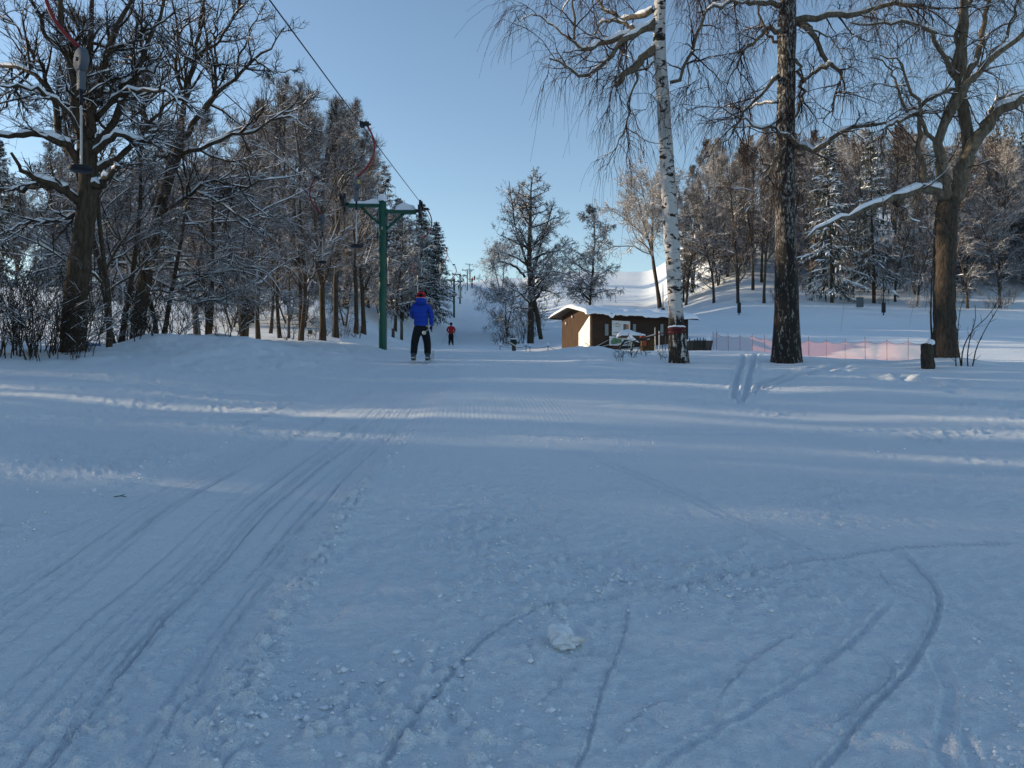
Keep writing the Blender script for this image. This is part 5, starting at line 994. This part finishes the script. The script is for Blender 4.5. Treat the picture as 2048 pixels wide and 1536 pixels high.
# blue sledge, twig and dirty lump
p0 = gz(172, 19.4); t = thing('plastic_sledge', 'flat blue plastic sledge half buried right of the old tree foot', 'sledge', tuple(p0 + (0, 0, .06))); obj('shell', Geo().lathe([(.001, 0), (.2, .01), (.27, .05), (.29, .05), (.27, .02), (.2, -.02), (.001, -.03)], (0, 0, 0), 24).mesh('sledge_shell'), M['blue_plastic'], t); obj('rim', Geo().tubes(np.array([(.285 * math.cos(a), .285 * math.sin(a), .052) for a in np.linspace(0, 6.283, 25)]), np.full(25, .012), 6).mesh('sledge_rim'), M['blue_plastic'], t)
xy = hit(240, 994); p0 = np.array([*xy, hz(*xy)]); tag(obj('twig', Geo().tubes([(-.05, 0, .012), (0, .01, .018), (.05, 0, .012)], np.array([.003, .004, .003]), 5).tubes([(0, .01, .018), (.03, .02, .03)], np.array([.003, .002]), 5).mesh('twig'), M['branch_dark'], None, tuple(p0)), 'tiny dark twig lying on the snow at left', 'twig')
xy = hit(1127, 1300); p0 = np.array([*xy, hz(*xy)]); g = np.random.default_rng(5); bm = bmesh.new(); bmesh.ops.create_icosphere(bm, subdivisions=5, radius=1)
m = mat('dirty_snow', (.7, .69, .66), .7); q = NB(m); v = q.coord(); q.color(q.mix(q.mr(q.noise(q.coord((1, 1, .7)), 16, 4), .52, .70), (.74, .79, .84, 1), (.60, .56, .48, 1))); q.normal(q.bump(q.noise(v, 60, 4), .6, .01)); M['dirty_snow'] = m
for v_ in bm.verts:
    c = v_.co.copy(); k = 1 + .75 * float(fbm(np.array(c.x * 1.3 + 3), np.array(c.y * 1.3 + c.z * 1.5), 2)) + .12 * float(fbm(np.array(c.x * 6 + 3), np.array(c.y * 6 + c.z * 6), 2)); v_.co = Vector((c.x * .075 * k, c.y * .06 * k, max(c.z, -.4) * .055 * k * (1.15 - .4 * c.x)))
me = bpy.data.meshes.new('snow_lump'); bm.to_mesh(me); bm.free(); me.polygons.foreach_set('use_smooth', [True] * len(me.polygons)); tag(obj('snow_lump', me, M['dirty_snow'], None, tuple(p0 + (0, 0, .015))), 'lump of brown-stained ice lying on the snow in the foreground', 'snow lump')

# ------------------------------------------------------------------ people
def skin(name, verts, edges, radii, mat_, parent=None, sub=2, root=0):
    me = bpy.data.meshes.new(name + '_cage'); me.from_pydata([tuple(v) for v in verts], edges, []); o = bpy.data.objects.new('tmp', me); COL.objects.link(o)
    sk = o.modifiers.new('s', 'SKIN'); sk.use_smooth_shade = True; ly = me.skin_vertices[0].data
    for i, r in enumerate(radii): ly[i].radius = r if isinstance(r, tuple) else (r, r); ly[i].use_root = (i == root)
    sb = o.modifiers.new('b', 'SUBSURF'); sb.levels = sub; dg = bpy.context.evaluated_depsgraph_get(); out = bpy.data.meshes.new_from_object(o.evaluated_get(dg)); bpy.data.objects.remove(o)
    out.name = name; out.polygons.foreach_set('use_smooth', [True] * len(out.polygons)); out.materials.clear(); return obj(name, out, M[mat_], parent)
def chain(V, E, Rr, start, pts):
    prev = start
    for p, r in pts:
        V.append(p); Rr.append(r); E.append((prev, len(V) - 1)); prev = len(V) - 1
    return prev
def hand(name, w_, dirn, side, mat_, parent):
    """glove: palm and five fingers curled a little; dirn points along the fingers"""
    d = Vector(dirn).normalized(); s = Vector((0, 1, 0)); n = d.cross(s).normalized(); s = n.cross(d).normalized(); w_ = Vector(w_)
    V = [w_]; E, Rr = [], [.030]; k = chain(V, E, Rr, 0, [(w_ + d * .05, (.042, .026)), (w_ + d * .09, (.045, .024))])
    for i, L in enumerate((.062, .072, .068, .052)):
        o = s * (.033 - .022 * i); chain(V, E, Rr, k, [(w_ + d * .105 + o, .011), (w_ + d * (.105 + L * .55) + o + n * side * .012, .010), (w_ + d * (.105 + L * .85) + o + n * side * .035, .009)])
    chain(V, E, Rr, 1, [(w_ + d * .06 + s * .045 + n * side * .012, .012), (w_ + d * .10 + s * .055 + n * side * .03, .010)])
    return skin(name, V, E, Rr, mat_, parent, 1)
def skier(label, loc, rotz, s, jacket, armR, armL, legs, lean=0, hat='hat_red', hood=False, fine=True):
    t = thing('person', label, 'person', tuple(loc), rotz); t.scale = (s,) * 3; lz = lambda z: lean * (z - .9)
    V = [(0, 0, .93), (0, lz(1.12), 1.12), (0, lz(1.32), 1.32), (0, lz(1.45), 1.45), (0, lz(1.52) + .01, 1.53), (0, lz(1.6) + .03, 1.62), (0, lz(1.7) + .03, 1.71)]; E = [(i, i + 1) for i in range(6)]; Rr = [(.15, .11), (.13, .10), (.17, .11), (.12, .08), .052, (.078, .095), (.07, .085)]
    for sg in (-1, 1):
        (kx, ky), (ax, ay) = legs[0 if sg < 0 else 1]; chain(V, E, Rr, 0, [((sg * .10, 0, .86), .095), ((kx, ky, .48), .062), ((ax, ay, .12), .045), ((ax, ay + .13, .06), .038)])
    sh = {}
    for sg, arm in ((1, armR), (-1, armL)):
        chain(V, E, Rr, 2, [((sg * .19, lz(1.42), 1.41), .06), (arm[0], .045), (arm[1], .034)])
    obj_b = skin('body', V, E, Rr, 'skin', t)
    V = [(0, lz(.86), .84), (0, lz(1.0), 1.0), (0, lz(1.15), 1.15), (0, lz(1.32), 1.32), (0, lz(1.43), 1.43), (0, lz(1.52), 1.51)]; E = [(i, i + 1) for i in range(5)]; Rr = [(.205, .155), (.20, .15), (.185, .14), (.205, .15), (.16, .12), (.10, .09)]
    for sg, arm in ((1, armR), (-1, armL)):
        m1 = Vector(arm[0]).lerp(Vector((sg * .21, lz(1.42), 1.40)), .5); chain(V, E, Rr, 3, [((sg * .20, lz(1.40), 1.40), .085), (tuple(m1), .080), (arm[0], .072), (tuple(Vector(arm[0]).lerp(Vector(arm[1]), 1.02)), .054)])
    jk = skin('jacket', V, E, Rr, jacket, t)
    if hood: obj('hood', Geo().lathe([(.115, -.06), (.145, -.01), (.15, .04), (.125, .10), (.09, .115)], (0, lz(1.52) - .02, 1.50), 18).mesh('hood'), M[jacket], jk)
    V = [(0, 0, 1.0), (0, 0, .88)]; E = [(0, 1)]; Rr = [(.155, .12), (.185, .15)]
    for sg in (-1, 1):
        (kx, ky), (ax, ay) = legs[0 if sg < 0 else 1]; chain(V, E, Rr, 1, [((sg * .105, 0, .74), .125), ((kx, ky, .48), .105), (((kx + ax) / 2, (ky + ay) / 2, .28), .095), ((ax, ay, .12), .098)])
    skin('trousers', V, E, Rr, 'black_fabric', t)
    hc = (0, lz(1.66) + .03, 1.66)
    if hat == 'hat_red':
        h_ = obj('hat', Geo().lathe([(.09, -.11), (.118, -.095), (.124, -.03), (.118, .04), (.095, .09), (.05, .118), (.001, .125)], hc, 20).mesh('hat'), M['hat_red'], t)
        obj('hat_band', Geo().lathe([(.112, -.062), (.128, -.058), (.129, -.038), (.113, -.034)], hc, 20).mesh('hat_band'), M['hat_white'], h_); obj('goggle_strap', Geo().lathe([(.11, -.005), (.1265, -.002), (.124, .026), (.105, .028)], hc, 20).mesh('goggle_strap'), M['black_fabric'], h_)
        obj('badge', Geo().lathe([(.001, 0), (.045, .002), (.05, .012), (.001, .02)], (0, -.118, .02), 14, Matrix.Rotation(R_(90), 4, 'X')).mesh('hat_badge'), M['black_fabric'], h_, hc)
    else: obj('hat', Geo().lathe([(.075, -.12), (.098, -.10), (.105, -.03), (.10, .04), (.075, .09), (.03, .115), (.001, .12)], hc, 18).mesh('helmet'), M['black_fabric'], t)
    for sg in (-1, 1):
        ax, ay = legs[0 if sg < 0 else 1][1]; bt = Geo(); bt.prism([(-.10, .0), (.17, .0), (.18, .07), (.10, .11), (.05, .17), (-.07, .17), (-.10, .1)], ax - .055, ax + .055, lambda a, b, d: (d, ay + a, b + .035)); o = obj('boot', bt.mesh('boot', False), M['ski_dark'], t)
        obj('buckle', Geo().box(ax - .045, ax + .045, ay - .118, ay - .10, .07, .10).mesh('buckle', False), M['galvanised'], o)
    for nm, arm, sg in (('glove', armR, 1), ('glove', armL, -1)):
        dv = Vector(arm[1]) - Vector(arm[0]); hand(nm, tuple(Vector(arm[1]) - dv.normalized() * .01), tuple(dv), sg, 'black_fabric', t)
    return t
def ski(label, loc, rotz, tilt, L=1.6, colr='ski_white', s=1.0):
    n = 20; y = np.linspace(-.42 * L, .58 * L, n); zz = np.where(y > .46 * L, (y - .46 * L) ** 2 * 5.5, 0) ; w_ = .045 + .012 * np.abs(np.linspace(-1, 1, n)) ** 2; w_[-1] = .012; w_[-2] = .04; V = []
    for a, b, c in zip(y, zz, w_): V += [(-c, a, b), (c, a, b), (c, a, b + .018), (-c, a, b + .018)]
    Q = [(4 * i + j, 4 * i + (j + 1) % 4, 4 * i + 4 + (j + 1) % 4, 4 * i + 4 + j) for i in range(n - 1) for j in range(4)] + [(3, 2, 1, 0), (4 * n - 4, 4 * n - 3, 4 * n - 2, 4 * n - 1)]
    t = thing('ski', label, 'ski', tuple(loc), rotz); t.rotation_euler = (tilt, 0, rotz); t.scale = (s,) * 3; obj('board', Geo().add(V, Q).mesh('ski_board', False), M[colr], t); obj('binding', Geo().box(-.04, .04, -.17, -.10, .019, .06).box(-.04, .04, .16, .22, .019, .05).mesh('binding', False), M['ski_dark'], t); return t
def ski_pole(label, a, b, r=.008, basket=.055, frac=.94):
    a, b = Vector(a), Vector(b); t = thing('ski_pole', label, 'ski pole', tuple(a)); v = b - a; obj('shaft', Geo().tubes([(0, 0, 0), tuple(v)], np.array([r, r]), 6, True).mesh('pole_shaft'), M['galvanised'], t)
    q_ = v.to_track_quat('Z', 'Y').to_matrix().to_4x4(); o = obj('basket', Geo().lathe([(.001, -.004), (basket, -.006), (basket, .006), (.001, .004)], (0, 0, 0), 16, q_).mesh('basket'), M['white_paint'], t, tuple(v * frac)); obj('basket_hub', Geo().lathe([(.001, -.02), (.014, -.012), (.014, .012), (.001, .012)], (0, 0, 0), 8, q_).mesh('basket_hub'), M['black_rubber'], o); obj('grip', Geo().tubes([tuple(v * -.03), tuple(v * .08)], np.array([.016, .015]), 8, True).mesh('grip'), M['black_rubber'], t); return t
pb = gz(842, 20.4); slope_ = math.atan(.085); pb[2] += .02
skier('skier seen from behind in quilted blue jacket, black trousers and red knitted hat', pb, R_(2), 1.0, 'blue_fabric', ((.275, -.03, 1.14), (.262, -.02, .90)), ((-.235, .12, 1.16), (-.10, .33, 1.12)), (((-.165, .03), (-.19, -.04)), ((.16, .03), (.175, -.04))), .03, 'hat_red', True)
for sx, lb, rz in ((-.19, 'left ski under the skier in blue', R_(6)), (.175, 'right ski under the skier in blue', R_(-3))): ski(lb, pb + (sx, 0, .012), rz, slope_)
hp = Vector(pb) + Vector((.245, -.03, .84)); ski_pole('ski pole held by the skier in blue, white basket pointing back', hp + Vector((.03, .35, .10)), hp + Vector((-.13, -.45, -.16)), .009, .05)
pr = gz(902, 62); pr[2] += .02
skier('distant skier in red jacket and dark trousers halfway to the second pylon', pr, 0, 1.02, 'red_fabric', ((.30, -.02, 1.17), (.22, .14, 1.05)), ((-.30, -.02, 1.17), (-.22, .14, 1.05)), (((-.09, .03), (-.13, 0)), ((.09, .03), (.13, 0))), .03, 'dark')
for sx, lb in ((-.13, 'left ski under the skier in red'), (.13, 'right ski under the skier in red')): ski(lb, pr + (sx, 0, .012), 0, math.atan(.05), s=1)
for sg, lb in ((-1, 'left'), (1, 'right')): ski_pole(lb + ' ski pole trailing outward from the skier in red', Vector(pr) + Vector((sg * .24, .15, 1.02)), Vector(pr) + Vector((sg * .72, -.5, .03)), .010, .04)
for px, d, jk, lb in ((944, 232, 'red_fabric', 'tiny figure in red below the crest beside the lift'), (944.8, 277, 'red_fabric', 'tiny figure in red standing on the crest'), (949, 279, 'black_fabric', 'tiny dark figure on the crest right of the one in red')):
    p = gz(px, d); skier(lb, p, 0, 1.05, jk, ((.28, 0, 1.15), (.25, .1, .95)), ((-.28, 0, 1.15), (-.25, .1, .95)), (((-.09, .03), (-.13, 0)), ((.09, .03), (.13, 0))), .02, 'dark')

print('BUILD', round(time.time() - T0, 1), 's', sum(len(m.loops) - 2 * len(m.polygons) for m in bpy.data.meshes) // 1000, 'k tris', len(bpy.data.objects), 'objects')
